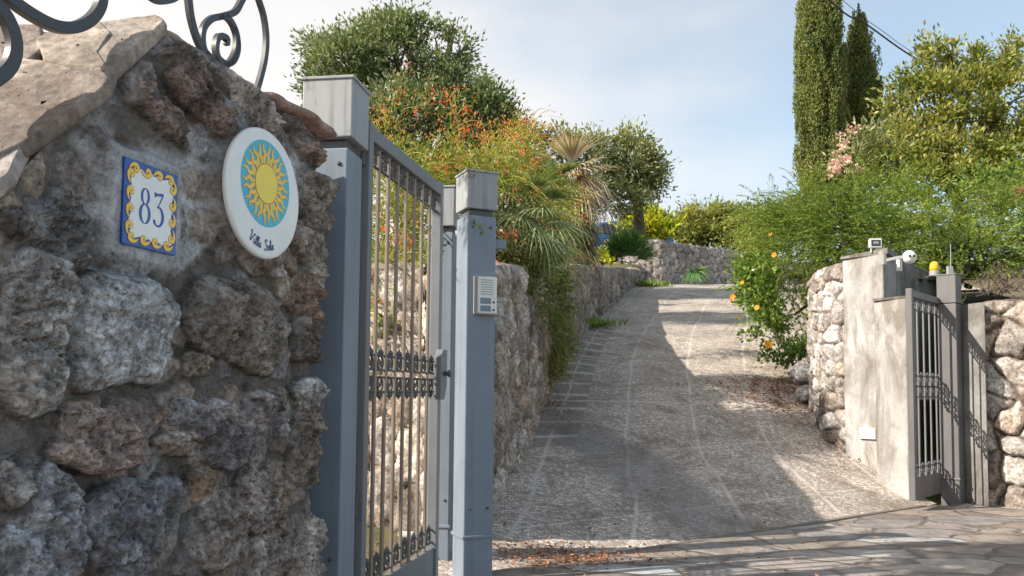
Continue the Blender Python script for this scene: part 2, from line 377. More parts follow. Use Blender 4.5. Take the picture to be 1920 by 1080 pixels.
# flagstone apron outside the gate
q = NT('flagstone paving', .8, .35); v = q.vec(); 
rot = q.n('ShaderNodeMapping', {'Vector': v, 'Rotation': (0, 0, math.radians(38)), 'Scale': (1.35, 2.3, 1)}).outputs[0]
wrp = q.n('ShaderNodeTexNoise', {'Vector': v, 'Scale': 2.2, 'Detail': 3})
wv3 = q.n('ShaderNodeVectorMath', {0: q.n('ShaderNodeVectorMath', {0: wrp.outputs['Color'], 1: (.5, .5, .5)}, operation='SUBTRACT').outputs[0], 'Scale': .55}, operation='SCALE').outputs[0]
wc = q.n('ShaderNodeVectorMath', {0: rot, 1: wv3}, operation='ADD').outputs[0]
ve = q.n('ShaderNodeTexVoronoi', {'Vector': wc, 'Scale': 1.25, 'Randomness': .85}, feature='DISTANCE_TO_EDGE').outputs['Distance']
vc = q.n('ShaderNodeTexVoronoi', {'Vector': wc, 'Scale': 1.25, 'Randomness': .85}).outputs['Color']
st = q.ramp(q.n('ShaderNodeSeparateColor', {0: vc}).outputs[0], [(0, (.20, .175, .155)), (.3, (.31, .27, .24)), (.55, (.25, .24, .24)), (.8, (.38, .34, .30)), (1, (.42, .44, .46))])
st = q.mix(1.0, st, q.ramp(q.noise(v, 5, 6, .7, .5), [(.28, (.55, .52, .5)), (.7, (1.32, 1.3, 1.28))]), 'MULTIPLY')
ee = q.math('ADD', ve, q.math('MULTIPLY', q.math('SUBTRACT', q.noise(v, 22, 4), .5), .05))
x = q.mix(q.ramp(ee, [(.016, 0.0), (.040, 1.0)]), q.mix(q.noise(v, 9, 4), (.11, .095, .08), (.24, .21, .18)), st)
q.col(x); q.bump(q.math('ADD', q.ramp(ee, [(.0, 0.0), (.07, 1.0)]), q.math('MULTIPLY', q.noise(v, 14, 6, .65), .8)), .9, .022)
q.rough(q.math('ADD', q.math('MULTIPLY', q.noise(v, 6, 4), .4), .5)); M['flag'] = q.m
gx = np.linspace(-12, 16, 200); n2 = 70
yth = np.clip(4.55 + .78 * np.clip(gx, -.4, 3.8), None, 7.35)
X = gx[:, None].repeat(n2, 1); yb = np.full(200, -10.0); Y = yb[:, None] + (yth - yb)[:, None] * np.linspace(0, 1, n2) ** .5
yr = np.where(gx > 3.95, 7.9, yth); Y = yb[:, None] + (yr - yb)[:, None] * np.linspace(0, 1, n2) ** .5
pz = -1 + .016 + .01 * fbm(X * .8, Y * .8, 0, 11, 3)
tag(mesh_np('pavement', np.stack([X, Y, pz], -1).reshape(-1, 3), grid_faces(200, n2)[:, ::-1], M['flag'], smooth=True), kind='structure')
# stone threshold strip between apron and driveway
mb = MB(); a = Vector((-.25, 4.38, -.992)); b = Vector((3.62, 7.30, -.992)); d = (b - a)
q = NT('threshold', .85); q.col(q.mix(q.noise(q.vec(), 7, 6, .7), (.10, .09, .08), (.24, .21, .18))); M['thresh'] = q.m
mb.box((a + b) / 2, (d.length, .05, .032), math.atan2(d.y, d.x)); tag(mb.build('threshold_strip', M['thresh'], bevel=.006), kind='structure')

# planted terraces behind the retaining walls
def inpoly(x, y, poly):
    r = np.zeros(x.shape, bool); n = len(poly)
    for i in range(n):
        x1, y1 = poly[i]; x2, y2 = poly[(i + 1) % n]
        if y1 == y2: continue
        r ^= ((y1 > y) != (y2 > y)) & (x < (x2 - x1) * (y - y1) / (y2 - y1) + x1)
    return r
def terrace(poly, x0, x1, y0, y1, st, hf, seed):
    gx = np.arange(x0, x1, st); gy = np.arange(y0, y1, st); Y, X = np.meshgrid(gy, gx, indexing='ij')
    Z = hf(X, Y) + .05 * fbm(X * 1.3, Y * 1.3, 0, seed, 4)
    f = grid_faces(len(gy), len(gx)); cx = X.ravel()[f].mean(1); cy = Y.ravel()[f].mean(1); f = f[inpoly(cx, cy, poly)]
    return tag(mesh_np('terrain', np.stack([X, Y, Z], -1).reshape(-1, 3), f, M['earth'], smooth=True), kind='structure')
ltop = lambda y: np.where(y < 12.9, .147 * y, np.interp(y, [12.9, 24, 26, 30], [1.93, 3.5, 4.3, 4.6]))
terrace([(-30, 5.7), (-2.2, 5.75), (-.7, 5.7), (-.4, 5.3), (-.38, 6.1), (-.25, 7), (.05, 8.6), (.75, 13), (2.0, 18.2), (3.5, 24.5), (4.4, 25.4), (7.6, 27.5), (13, 30), (30, 32), (60, 33), (60, 90), (-30, 90)], -30, 60, 5.1, 90, .3,
        lambda x, y: ltop(np.minimum(y, 30)) - .1 + .05 * np.clip(.1 * y - x, 0, 6) + .01 * np.clip(y - 30, 0, 100), 21)
rtop = lambda x, y: np.interp(y, [4, 7.5, 8.6, 10, 14, 25, 60], [.7, .78, 1.2, 1.35, 2.0, 3.75, 4.3]) + .04 * np.clip(x - 5, 0, 20)
terrace([(30, 2), (7.8, 4.2), (6.0, 6.1), (4.6, 7.75), (4.95, 9.1), (3.85, 8.55), (3.55, 8.8), (3.6, 9.3), (3.95, 10.4), (4.8, 13), (6.8, 17.9), (9.2, 21.3), (14, 23.8), (60, 30)], 3.3, 60, 2, 30, .2, rtop, 22)

# ------------------------------------------------------------------ dry-stone style walls
PALS = {'far': [(.50, .44, .38), (.40, .34, .29), (.58, .54, .49), (.33, .27, .22), (.62, .58, .54), (.45, .36, .29)],
        'dark': [(.27, .235, .21), (.33, .28, .235), (.22, .19, .17), (.38, .33, .29), (.30, .24, .19)],
        'right': [(.42, .39, .36), (.36, .33, .30), (.48, .455, .43), (.28, .24, .21), (.38, .32, .265), (.50, .485, .47)],
        'grey': [(.34, .32, .31), (.42, .40, .38), (.28, .26, .25), (.50, .47, .44), (.36, .31, .28)],
        'left': [(.36, .31, .26), (.30, .25, .21), (.43, .38, .33), (.34, .27, .20), (.27, .23, .20), (.40, .37, .34)]}
def path_resample(pts, step):
    p = np.array(pts, float); d = np.concatenate([[0], np.cumsum(np.hypot(*np.diff(p, axis=0).T))])
    n = max(3, int(d[-1] / step)); s = np.linspace(0, d[-1], n); return np.stack([np.interp(s, d, p[:, 0]), np.interp(s, d, p[:, 1])], 1), s
def stone_wall(name, label, cat, pts, side, bot, top, thick, res, cell, pal, seed, amp=.06, mat='far_stone', group=None, rough=.02, warp=.35, mcol=(.22, .19, .165), cap=.05, elong=1.0, parent=None):
    """pts: ground path; side=+1: the seen face is right of the direction of travel"""
    p, s = path_resample(pts, res); n = len(p)
    t = np.gradient(p, axis=0); t /= np.hypot(t[:, 0], t[:, 1])[:, None]; nrm = np.stack([t[:, 1], -t[:, 0]], 1) * side
    b = np.array([bot(x, y) for x, y in p]); tp = np.array([top(x, y) for x, y in p]); hmax = (tp - b).max()
    nv = int(hmax / res); nb = max(3, int(thick / res / 1.5))
    vv = np.linspace(0, 1, nv); S = s[:, None].repeat(nv, 1); Hh = b[:, None] + (tp - b)[:, None] * vv
    wu = fbm(S * 3.2, Hh * 3.2, 0, seed + 1, 3) * warp; wv = fbm(S * 3.2, Hh * 3.2, 9, seed + 2, 3) * warp
    f1, f2, idh = voro(S / cell + wu, Hh / cell * elong + wv, seed)
    e = np.clip((f2 - f1) / .34, 0, 1); dome = 1 - (1 - e) ** 2.2
    stone = sm(e, .10, .34)
    disp = amp * (dome * (.55 + .6 * idh)) + rough * fbm(S * 9, Hh * 9, 0, seed + 3, 5, .62) * (.35 + stone) + .4 * rough * fbm(S * 40, Hh * 40, 0, seed + 5, 3, .6)
    edge = sm(vv, 1 - .06, 1.0)[None]; disp = disp * (1 - edge * .8)
    pc = np.array(PALS[pal]); ci = (idh * 997).astype(int) % len(pc)
    col = pc[ci] * (.75 + .5 * _h((idh * 1e6).astype(np.int64), (idh * 0).astype(np.int64), 0, 3))[..., None]
    mc = np.array(mcol) * (.85 + .3 * fbm(S * 6, Hh * 6, 0, seed + 7, 3))[..., None]
    col = mc + (col - mc) * stone[..., None]
    V = np.stack([p[:, None, 0] + nrm[:, None, 0] * disp, p[:, None, 1] + nrm[:, None, 1] * disp, Hh], -1)
    # over the top and down the back
    k = np.linspace(0, 1, nb + 1)[1:]; tw = p[:, None, :] - nrm[:, None, :] * (k * thick)[None, :, None]
    tz = tp[:, None] + .5 * cap * np.sin(k * PI)[None] + .6 * cap * fbm(tw[..., 0] * 6, tw[..., 1] * 6, 0, seed + 8, 4)
    T = np.concatenate([tw, tz[..., None]], -1)
    B = np.concatenate([tw[:, -1:, :], (b - .1)[:, None, None]], -1)
    A = np.concatenate([V, T, B], 1); mcb = np.broadcast_to(np.array(mcol) * 1.15, T.shape); CC = np.concatenate([col, mcb, mcb[:, -1:]], 1)
    f = grid_faces(n, A.shape[1]); f = f if side < 0 else f[:, ::-1]
    m = A.shape[1]; ends = []
    o = mesh_np(name, A.reshape(-1, 3), f, M[mat], parent, True, CC.reshape(-1, 3))
    return tag(o, label, cat, group) if parent is None else o

lw = [(-2.6, 5.5), (-1.6, 5.45), (-.95, 5.45), (-.58, 5.28), (-.36, 5.0), (-.26, 5.12), (-.20, 5.5), (-.17, 5.85)] + [tuple(x) for x in LE[44:122:6]]
lwt = lambda x, y: float(ltop(np.array(y))) + .02
stone_wall('stone_wall', 'weathered stone retaining wall curving up the shaded side of the driveway under the red flowering bush', 'stone wall',
           lw, 1, lambda x, y: Hf(x, y) - .12, lwt, .3, .02, .21, 'left', 31, .06, rough=.04, elong=.75, mcol=(.24, .20, .165))
def ljoin(a, b): return [tuple(x) for x in LE[a:b:6]]
stone_wall('stone_wall', 'low dark stone wall ending in a rounded corner by the fan palm shrub at the driveway bend', 'stone wall',
           ljoin(112, 181) + [(3.72, 24.9), (3.4, 25.0)], 1, lambda x, y: Hf(x, y) - .12, lambda x, y: float(ltop(np.array(min(y, 24.2)))) + .03, .35, .045, .30, 'dark', 33, .07, rough=.03)
stone_wall('stone_wall', 'far curved rubble stone wall crossing behind the top of the driveway', 'stone wall',
           [(2.8, 25.2)] + ljoin(186, 262), 1, lambda x, y: Hf(x, y) - .12, lambda x, y: float(np.interp(x, [3, 7, 9, 14], [4.62, 4.62, 4.45, 4.5])), .4, .035, .24, 'grey', 35, .05, rough=.02, mcol=(.13, .115, .10), cap=.02)
# right side: curved rubble wall of the gateway, then the wall beside the pedestrian gate
stone_wall('stone_wall', 'tall curved rubble wall joined to the left edge of the plastered gateway pillar', 'stone wall',
           [(3.62, 8.50), (3.42, 8.42), (3.35, 8.48), (3.31, 8.66), (3.33, 8.95), (3.41, 9.35), (3.58, 9.8), (3.9, 10.3), (4.3, 10.8)], -1, lambda x, y: Hf(x, y) - .1, lambda x, y: 1.32 if y < 9.9 else 1.32 - .5 * (y - 9.9), .32, .014, .17, 'right', 37, .055, rough=.024, mcol=(.19, .165, .14))
stone_wall('stone_wall', 'sunlit wall of big pale pitted boulders at the outer end beyond the pedestrian gate', 'stone wall',
           [(4.30, 7.80), (4.25, 7.50), (4.38, 7.38), (4.75, 6.98), (5.5, 6.2), (6.6, 5.1), (7.6, 4.2)], 1, lambda x, y: -1.06, lambda x, y: .80 + .03 * math.sin(x * 9), .4, .014, .25, 'right', 46, .09, rough=.030, mcol=(.17, .14, .11), warp=.5)

# ------------------------------------------------------------------ the near wall with the two ceramic signs
TH = math.radians(15.9); WD = Vector((math.sin(TH), math.cos(TH), 0)); WN = Vector((math.cos(TH), -math.sin(TH), 0))
W0 = P(284, 390, 2.0); W0.z = 0.0
def W(u, v):
    p = PL(u, v, W0, WN); return (p - W0).dot(WD), p.z
def WP(s, h, off=0.0): return W0 + WD * s + WN * off + Vector((0, 0, h))
sA, hA = W(305, 50); sL, hL = W(0, 340); sE = W(597, 400)[0]
slope = (hA - hL) / (sA - sL); hTop = hA - .015
def Tp(s): return np.where(s < sA, np.maximum(hTop + (s - sA) * slope, -.9), hTop + .012 * np.sin(s * 9))
END = .45; R0 = .05
res = .0034
s = np.arange(-.85, sE + .0 + END, res); hv = np.linspace(0, 1, 560)
S = s[:, None].repeat(len(hv), 1); TT = Tp(np.minimum(S, sE)); Hh = -1.06 + (TT + 1.06) * hv[None]
low = S < -.5; 
# rim noise that bends the outlines
wu = .018 * fbm(S * 7, Hh * 7, 0, 51, 4) + .006 * fbm(S * 30, Hh * 30, 0, 52, 3); wv = .018 * fbm(S * 7, Hh * 7, 4, 53, 4) + .006 * fbm(S * 30, Hh * 30, 4, 54, 3)
# filler rubble
f1, f2, idh = voro((S + wu) / .13, (Hh + wv) / .115, 57); e = np.clip((f2 - f1) / .5, 0, 1)
fillm = sm(Hh, -.05, -.5) * .6 + .15
disp = .022 * (1 - (1 - e) ** 2) * (.3 + .7 * idh) * 1.1; fst = sm(e, .25, .55) * (idh > .25)
mort = np.array((.155, .142, .128)) * (.9 + .5 * fbm(S * 8, Hh * 8, 0, 61, 4))[..., None]
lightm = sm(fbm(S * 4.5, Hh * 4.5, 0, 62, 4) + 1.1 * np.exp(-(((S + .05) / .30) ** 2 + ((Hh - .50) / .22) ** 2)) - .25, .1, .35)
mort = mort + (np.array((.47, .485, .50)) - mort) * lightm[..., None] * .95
fc = np.array([(.30, .25, .21), (.24, .21, .20), (.36, .30, .24), (.27, .26, .27)])[(idh * 997).astype(int) % 4]
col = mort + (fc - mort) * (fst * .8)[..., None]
disp = disp * (.35 + .65 * fst) + .009 * fbm(S * 18, Hh * 18, 0, 63, 5, .6) + .004 * fbm(S * 70, Hh * 70, 0, 64, 2)
# the stones as laid: (u, v, ru, rv, tilt deg, height, colour)
ST = [(48, 622, 84, 165, 0, .085, (.47, .46, .44)), (214, 622, 116, 120, -8, .085, (.40, .42, .44)), (100, 432, 66, 82, -12, .05, (.15, .15, .155)),
      (366, 182, 70, 52, 20, .06, (.27, .20, .165)), (292, 212, 62, 36, 25, .045, (.24, .18, .14)), (470, 205, 58, 46, 30, .05, (.33, .29, .26)), (335, 110, 60, 34, 25, .03, (.25, .22, .20)),
      (538, 225, 40, 34, 35, .05, (.28, .25, .23)), (574, 285, 24, 25, 0, .05, (.34, .25, .20)), (585, 385, 36, 62, 0, .075, (.36, .30, .25)), (568, 462, 42, 34, 10, .06, (.34, .29, .25)),
      (470, 462, 64, 50, 15, .04, (.36, .31, .27)), (440, 608, 104, 90, 8, .075, (.34, .29, .245)), (563, 560, 34, 48, 8, .06, (.36, .25, .18)), (566, 632, 34, 50, 0, .06, (.17, .14, .12)),
      (357, 682, 27, 26, 0, .045, (.37, .31, .25)), (572, 737, 37, 31, 5, .065, (.52, .51, .50)), (180, 826, 94, 66, 6, .07, (.36, .28, .24)), (285, 782, 26, 20, 0, .045, (.42, .31, .25)),
      (330, 770, 28, 30, 0, .05, (.36, .36, .38)), (392, 772, 36, 28, 0, .055, (.40, .36, .36)), (400, 832, 74, 50, 14, .06, (.25, .235, .245)), (325, 835, 50, 26, 10, .05, (.37, .30, .25)),
      (482, 790, 50, 60, 10, .055, (.27, .245, .25)), (565, 838, 38, 92, 0, .055, (.31, .25, .20)), (362, 908, 27, 35, -12, .055, (.42, .29, .18)), (92, 985, 58, 135, -18, .075, (.30, .31, .34)),
      (242, 990, 96, 112, 0, .055, (.255, .265, .29)), (400, 988, 60, 84, -14, .065, (.38, .33, .30)), (470, 938, 44, 66, 10, .055, (.30, .25, .23)), (512, 955, 24, 60, 0, .05, (.40, .31, .22)),
      (562, 1030, 46, 70, 0, .065, (.42, .36, .31)), (22, 1050, 46, 70, 0, .07, (.33, .35, .38)), (10, 895, 32, 60, 0, .05, (.30, .29, .29)), (150, 545, 44, 24, 30, .02, (.27, .24, .22)),
      (480, 1050, 52, 50, 0, .05, (.33, .28, .25)), (18, 430, 30, 36, 0, .04, (.25, .22, .20)), (440, 140, 44, 30, 30, .03, (.28, .24, .22)), (595, 520, 26, 34, 0, .05, (.42, .36, .30)), (540, 885, 22, 30, 0, .05, (.36, .30, .25))]
fa, fb, fi = voro((S + wu * .8) / .062, (Hh + wv * .8) / .05, 58); ga_, gb_, gi = voro((S + wu * .4) / .022, (Hh + wv * .4) / .018, 59)
chip = .025 * (fi - .55) + .008 * (fa - .4) + .012 * (gi - .5) + .010 * fbm(S * 13, Hh * 13, 0, 160, 5, .6)
rdg = 1 - np.abs(fbm(S * 11, Hh * 11, 0, 161, 5, .6)); hole_ = sm(fbm(S * 26, Hh * 26, 0, 162, 4, .65), .22, .42) * .014
best = np.zeros(S.shape); scol = np.zeros(S.shape + (3,)); 
for k, (u, v, ru, rv, tl, hh, cc) in enumerate(ST):
    s0, h0 = W(u, v); rs = (W(u + ru, v)[0] - W(u - ru, v)[0]) / 2; rh = (W(u, v - rv)[1] - W(u, v + rv)[1]) / 2
    rs *= .965; rh *= .965; hh *= 1.12
    a = math.radians(-tl); ds = S + wu * 1.0 - s0; dh = Hh + wv - h0; m = (np.abs(ds) < rs * 2) & (np.abs(dh) < rh * 2)
    du = (ds * math.cos(a) + dh * math.sin(a)) / rs; dv = (-ds * math.sin(a) + dh * math.cos(a)) / rh
    pw = 2.6; r = (np.abs(du) ** pw + np.abs(dv) ** pw) ** (1 / pw)
    # planar facets give broken, angular faces
    fac = 0; ang_ = np.arctan2(dv, du); r = r * (1 + .07 * np.cos(ang_ * (3 + k % 3) + k) + .04 * np.cos(ang_ * (5 + k % 2) + 2.3 * k))
    g = random.Random(k * 7 + 1)
    tx, ty = g.uniform(-.35, .35), g.uniform(-.35, .35)
    body = np.clip(1 - r ** 4.0, 0, 1) ** .5 * (1 + tx * du + ty * dv)
    rug = fbm(S * 16 + k, Hh * 16, k * .7, 70 + k, 5, .62); rid = 1 - np.abs(fbm(S * 24, Hh * 24 + k, k, 90 + k, 4))
    d = hh * .82 * body + (.020 * rug + .012 * (rid - .8)) * np.clip(1.3 - r, 0, 1) ** .4
    q_ = np.floor(d / .018 + rug * 1.1) * .018; d = d * .70 + q_ * .30 + (chip + .02 * (rdg - .85) - hole_) * sm(1.0 - r, 0, .22) * (.45 if k == 1 else 1)
    d = np.where(m & (r < 1.0), d, 0)
    up = d > best; cg = np.array(cc); cg = cg * .78 + cg.mean() * .22; cg = cg * (.80 if k % 3 == 0 else .94 if k % 3 == 1 else 1.12) * (1 if k > 2 else 1.1); c_ = cg * .98 * (1 + .30 * rug + .30 * (fi - .5))[..., None]
    edge = sm(1.0 - r, .0, .10)[..., None]; c_ = mort * .6 + (c_ - mort * .6) * edge
    scol = np.where(up[..., None], c_, scol); best = np.maximum(best, d)
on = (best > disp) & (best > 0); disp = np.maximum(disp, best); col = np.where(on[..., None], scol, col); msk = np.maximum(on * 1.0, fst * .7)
# smear of mortar over the big stone and the recess round it
sm_ = sm(1.0 - np.hypot((S - W(235, 545)[0]) / .085, (Hh - W(235, 560)[1]) / .075) + .6 * fbm(S * 22, Hh * 22, 0, 120, 3), .15, .55)
col = col + (np.array((.44, .46, .475)) - col) * sm_[..., None] * .9; msk = msk * (1 - .6 * sm_)
# mortar beds of the two signs
def WO(u, v, off):
    p = PL(u, v, W0 + WN * off, WN) - WN * off; return (p - W0).dot(WD), p.z
tc_s, tc_h = WO(284, 390, .044); dc_s, dc_h = WO(489, 360, .068); dc_s += .024
tw_ = (W(341, 390)[0] - W(227, 390)[0]) / 2 * .85; thh = (W(284, 312)[1] - W(284, 470)[1]) / 2 * .97
bx = np.maximum(np.abs(S + wu * .5 - tc_s) / (tw_ * 1.22), np.abs(Hh + wv * .5 - tc_h) / (thh * 1.18)); bed = sm(1.0 - bx, -.28, .0)
disp = disp * (1 - bed) + (.036 + .002 * fbm(S * 30, Hh * 30, 0, 130, 3) + .004 * fbm(S * 55, Hh * 55, 0, 131, 4, .7) * (bx > 1.0 / 1.18)) * bed; col = col + (np.array((.43, .445, .46)) - col) * (bed * .9)[..., None]
DR = .465 * (W(561, 360)[0] - W(418, 360)[0])
rr_ = np.hypot(S - dc_s, Hh - dc_h) / DR; bed2 = sm(1.0 - rr_, -.06, .03)
disp = disp * (1 - bed2) + .052 * bed2; col = col + (np.array((.19, .18, .175)) - col) * (bed2 * .85)[..., None]; msk = msk * (1 - np.maximum(bed, bed2))
disp += .0062 * fbm(S * 60, Hh * 60, 0, 140, 3, .7) * (1 - .8 * np.maximum(bed, bed2)) * (.5 + on)
disp *= (1 - .7 * sm(hv, .985, 1.0))[None]
# face, rounded corner, end face
def pathpt(s):
    q = np.clip((s - (sE - R0)) / (R0 * PI / 2), 0, 1); a = q * PI / 2
    ps = np.where(s < sE - R0, s, sE - R0 + R0 * np.sin(a)); po = np.where(s < sE - R0, 0, -R0 + R0 * np.cos(a)) - np.clip(s - (sE - R0 + R0 * PI / 2), 0, None)
    return ps, po, np.cos(a), np.sin(a)
ps, po, ca, sa_ = pathpt(s)
def toW(ps, po, z): return np.stack([W0.x + WD.x * ps + WN.x * po, W0.y + WD.y * ps + WN.y * po, z], -1)
A = toW(ps[:, None] + disp * sa_[:, None], po[:, None] + disp * ca[:, None], Hh)
nb = 26; k = np.linspace(0, 1, nb + 1)[1:]
# top: goes back from the face (towards -X on the sloping part)
bk = np.stack([A[:, -1, 0][:, None] - k[None] * .45, A[:, -1, 1][:, None] + k[None] * np.where(s < sA, .0, .08)[:, None]], -1)
tz = A[:, -1, 2][:, None] - .012 + .02 * fbm(bk[..., 0] * 12, bk[..., 1] * 12, 0, 150, 4) + .012 * np.sin(k * PI)[None]
A = np.concatenate([A, np.concatenate([bk, tz[..., None]], -1)], 1)
CC = np.concatenate([np.concatenate([col, msk[..., None]], -1), np.broadcast_to(np.array((.23, .21, .19, .3)), (len(s), nb, 4))], 1)
wall = thing('gate_wall', 'rough stone wall beside the gate with dark pitted rocks, lumpy mortar and sloping slab coping', 'wall')
mesh_np('masonry', A.reshape(-1, 3), grid_faces(len(s), A.shape[1])[:, ::-1], M['near_stone'], wall, False, CC.reshape(-1, 4))
# solid core behind (back and the far part of the sloping end)
mb = MB(); c0 = WP(-.85, 0); t0 = float(Tp(np.array(-.85)))
prf = [(-.85, -1.05), (sE - .06, -1.05), (sE - .06, hTop - .04), (sA, hTop - .04), (-.85, t0 - .04)]
fr = [WP(a, b, -.02) for a, b in prf]; bkk = [Vector((p.x - 1.5, p.y, p.z)) if i in (0, 3, 4) else Vector((p.x - 1.4, p.y + .25, p.z)) for i, p in enumerate(fr)]
n5 = len(fr); mb.add(fr + bkk, [tuple(range(n5)), tuple(range(2 * n5 - 1, n5 - 1, -1))] + [((i + 1) % n5, i, n5 + i, n5 + (i + 1) % n5) for i in range(n5)]); mb.build('wall_core', M['mortar'], wall)
MB().box((-1.32, 2.875, -.10), (1.18, .22, 1.90)).build('shade_fill', M['mortar'], wall)  # hidden fill up to the first post, added to keep the sun off it

def slab(poly3, nrm, thick, seed, m, parent, amp=.008, tint=(.42, .35, .30)):
    """irregular flat stone: outline poly3 in space, extruded along nrm"""
    nrm = Vector(nrm).normalized(); n = len(poly3); per = 72; out = []
    c = sum((Vector(p) for p in poly3), Vector()) / n; ex = (Vector(poly3[0]) - c); ex = (ex - nrm * ex.dot(nrm)).normalized(); ey = nrm.cross(ex)
    P2 = [((Vector(p) - c).dot(ex), (Vector(p) - c).dot(ey)) for p in poly3]
    d = [math.dist(P2[i], P2[(i + 1) % n]) for i in range(n)]; tot = sum(d)
    for k in range(per):
        t = tot * k / per; i = 0
        while t > d[i]: t -= d[i]; i += 1
        f = t / d[i]; a, b = P2[i], P2[(i + 1) % n]; out.append((a[0] * (1 - f) + b[0] * f, a[1] * (1 - f) + b[1] * f))
    o = np.array(out); o *= (1 + .05 * fbm(o[:, 0] * 25, o[:, 1] * 25, 0, seed, 3))[:, None]
    rings = []; cols = []
    for r, z in [(r, 1) for r in np.linspace(.04, .97, 18)] + [(1.0, .82), (1.012, .5), (1.0, .2), (.97, 0), (.5, 0), (.04, 0)]:
        p = o * r; x, y = p[:, 0], p[:, 1]
        lay = np.round(1.4 * fbm(x * 5, y * 9, 0, seed + 1, 3)) * .5
        h = z * thick + (amp * (fbm(x * 9, y * 9, 0, seed + 3, 4) + lay) if z == 1 else .0)
        w_ = np.array(c)[None] + x[:, None] * np.array(ex) + y[:, None] * np.array(ey) + (h + np.zeros(per))[:, None] * np.array(nrm)
        if 0 < z < 1: w_ += .005 * fbm(x * 40, y * 40, z * 9, seed, 3)[:, None] * np.array(ex)
        rings.append(w_); cols.append(np.array(tint)[None] * (1 + .25 * fbm(x * 6, y * 6, 0, seed + 5, 3) + .15 * lay)[:, None])
    V = np.concatenate(rings); K = len(rings); i, j = np.meshgrid(np.arange(K - 1), np.arange(per), indexing='ij'); i, j = i.ravel(), j.ravel()
    f = np.stack([i * per + j, i * per + per + j, i * per + per + (j + 1) % per, i * per + (j + 1) % per], 1)
    mm = mesh_np('coping_slab', V, f, m, parent, False, np.concatenate(cols))
    for e_, rv in ((0, False), (K - 1, True)): pass
    return mm
apx = WP(sA, hTop); lowp = WP(sL, hTop + (sL - sA) * slope); bdir = (apx - lowp).normalized(); sn = Vector((-1, 0, 0)).cross(bdir).normalized()
if sn.z < 0: sn = -sn
def SPx(u, v, off): return PL(u, v, apx + sn * off, sn)
for i, (poly, off, tk, tint) in enumerate([
    ([(-60, 190), (60, 170), (160, 150), (222, 152), (210, 185), (130, 245), (52, 300), (-60, 350)], .012, .034, (.22, .185, .16)),
    ([(-70, 66), (20, 66), (84, 66), (92, 110), (40, 150), (-70, 160)], .000, .030, (.25, .21, .185)),
    ([(76, 98), (110, 74), (196, 60), (216, 84), (190, 118), (212, 150), (150, 148), (90, 132)], .010, .030, (.35, .30, .25)),
    ([(188, 66), (300, 50), (316, 60), (262, 112), (214, 158), (176, 142), (196, 104)], .004, .034, (.34, .295, .25)),
    ([(-60, 150), (40, 128), (150, 140), (168, 158), (100, 178), (-60, 186)], .006, .026, (.36, .31, .26)),
    ([(-60, 330), (60, 288), (30, 350), (-60, 420)], .004, .035, (.33, .30, .28))]):
    slab([SPx(u, v, off) for u, v in poly], sn, tk, 200 + i * 7, M['slab'], wall, .004, tint)
def topslab(s0, s1, over, back, z, tk, seed, tint):
    g = random.Random(seed); p = []
    for i in range(5): p.append(WP(s0 + (s1 - s0) * i / 4, z, over + g.uniform(-.015, .015)))
    for i in range(5): p.append(WP(s1 - (s1 - s0) * i / 4, z, -back + g.uniform(-.02, .02)))
    slab(p, (0, 0, 1), tk, seed, M['slab'], wall, .004, tint)
topslab(sA - .01, sA + .13, .01, .34, hTop - .012, .022, 301, (.28, .25, .23))
topslab(sA + .125, sA + .36, .012, .36, hTop - .02, .02, 302, (.25, .23, .22))
topslab(sA + .35, sA + .46, .02, .36, hTop - .025, .022, 303, (.28, .24, .22))
topslab(sA + .43, sE + .035, .06, .40, hTop - .03, .030, 304, (.33, .22, .185))
mb = MB()

# ------------------------------------------------------------------ ceramic signs (drawn as raised glaze)
def signroot(name, label, cat, s_, h_, off):
    o = thing(name, label, cat); o.matrix_world = Matrix.Translation(WP(s_, h_, off)) @ Matrix(((WD.x, 0, WN.x, 0), (WD.y, 0, WN.y, 0), (0, 1, 0, 0), (0, 0, 0, 1))); return o
def stroke(mb, pts, wd, z, n=7):
    """flat brush stroke in the XY plane, widths wd given per control point"""
    p = catmull([tuple(a) + (b,) for a, b in zip(pts, wd)], n); q_ = p[:, :2]; t = np.gradient(q_, axis=0); t /= (np.hypot(t[:, 0], t[:, 1])[:, None] + 1e-9)
    nn = np.stack([-t[:, 1], t[:, 0]], 1) * np.maximum(p[:, 2:3], 1e-4) / 2
    vs = [(a[0], a[1], z) for a in q_ + nn] + [(a[0], a[1], z) for a in q_ - nn]; k = len(q_)
    mb.add(vs, [(i + k, i + 1 + k, i + 1, i) for i in range(k - 1)]); return mb
def disc(mb, c, r, z, k=48, ry=None):
    mb.add([(c[0] + r * math.cos(2 * PI * i / k), c[1] + (ry or r) * math.sin(2 * PI * i / k), z) for i in range(k)], [tuple(range(k))]); return mb
tile = signroot('house_number_tile', 'square glazed tile with blue and yellow scroll border and the number 83', 'house number', tc_s, tc_h, .036)
TWd, THt = tw_, thh
MB().box((0, 0, .004), (2 * TWd, 2 * THt, .008)).build('tile_body', M['glazeb'], tile, bevel=.0015)
mb = MB(); g = random.Random(4)   # white field with a wavy rim
rim = []
for i in range(96):
    a = 2 * PI * i / 96; cx, sx_ = math.cos(a), math.sin(a); m_ = max(abs(cx), abs(sx_)); wv_ = 1 + .045 * math.sin(a * 16)
    rim.append((cx / m_ * TWd * .79 * wv_, sx_ / m_ * THt * .79 * wv_, .0086))
mb.add(rim, [tuple(range(96))]); mb.build('white_field', M['glazew'], tile)
mb = MB(); mo = MB()
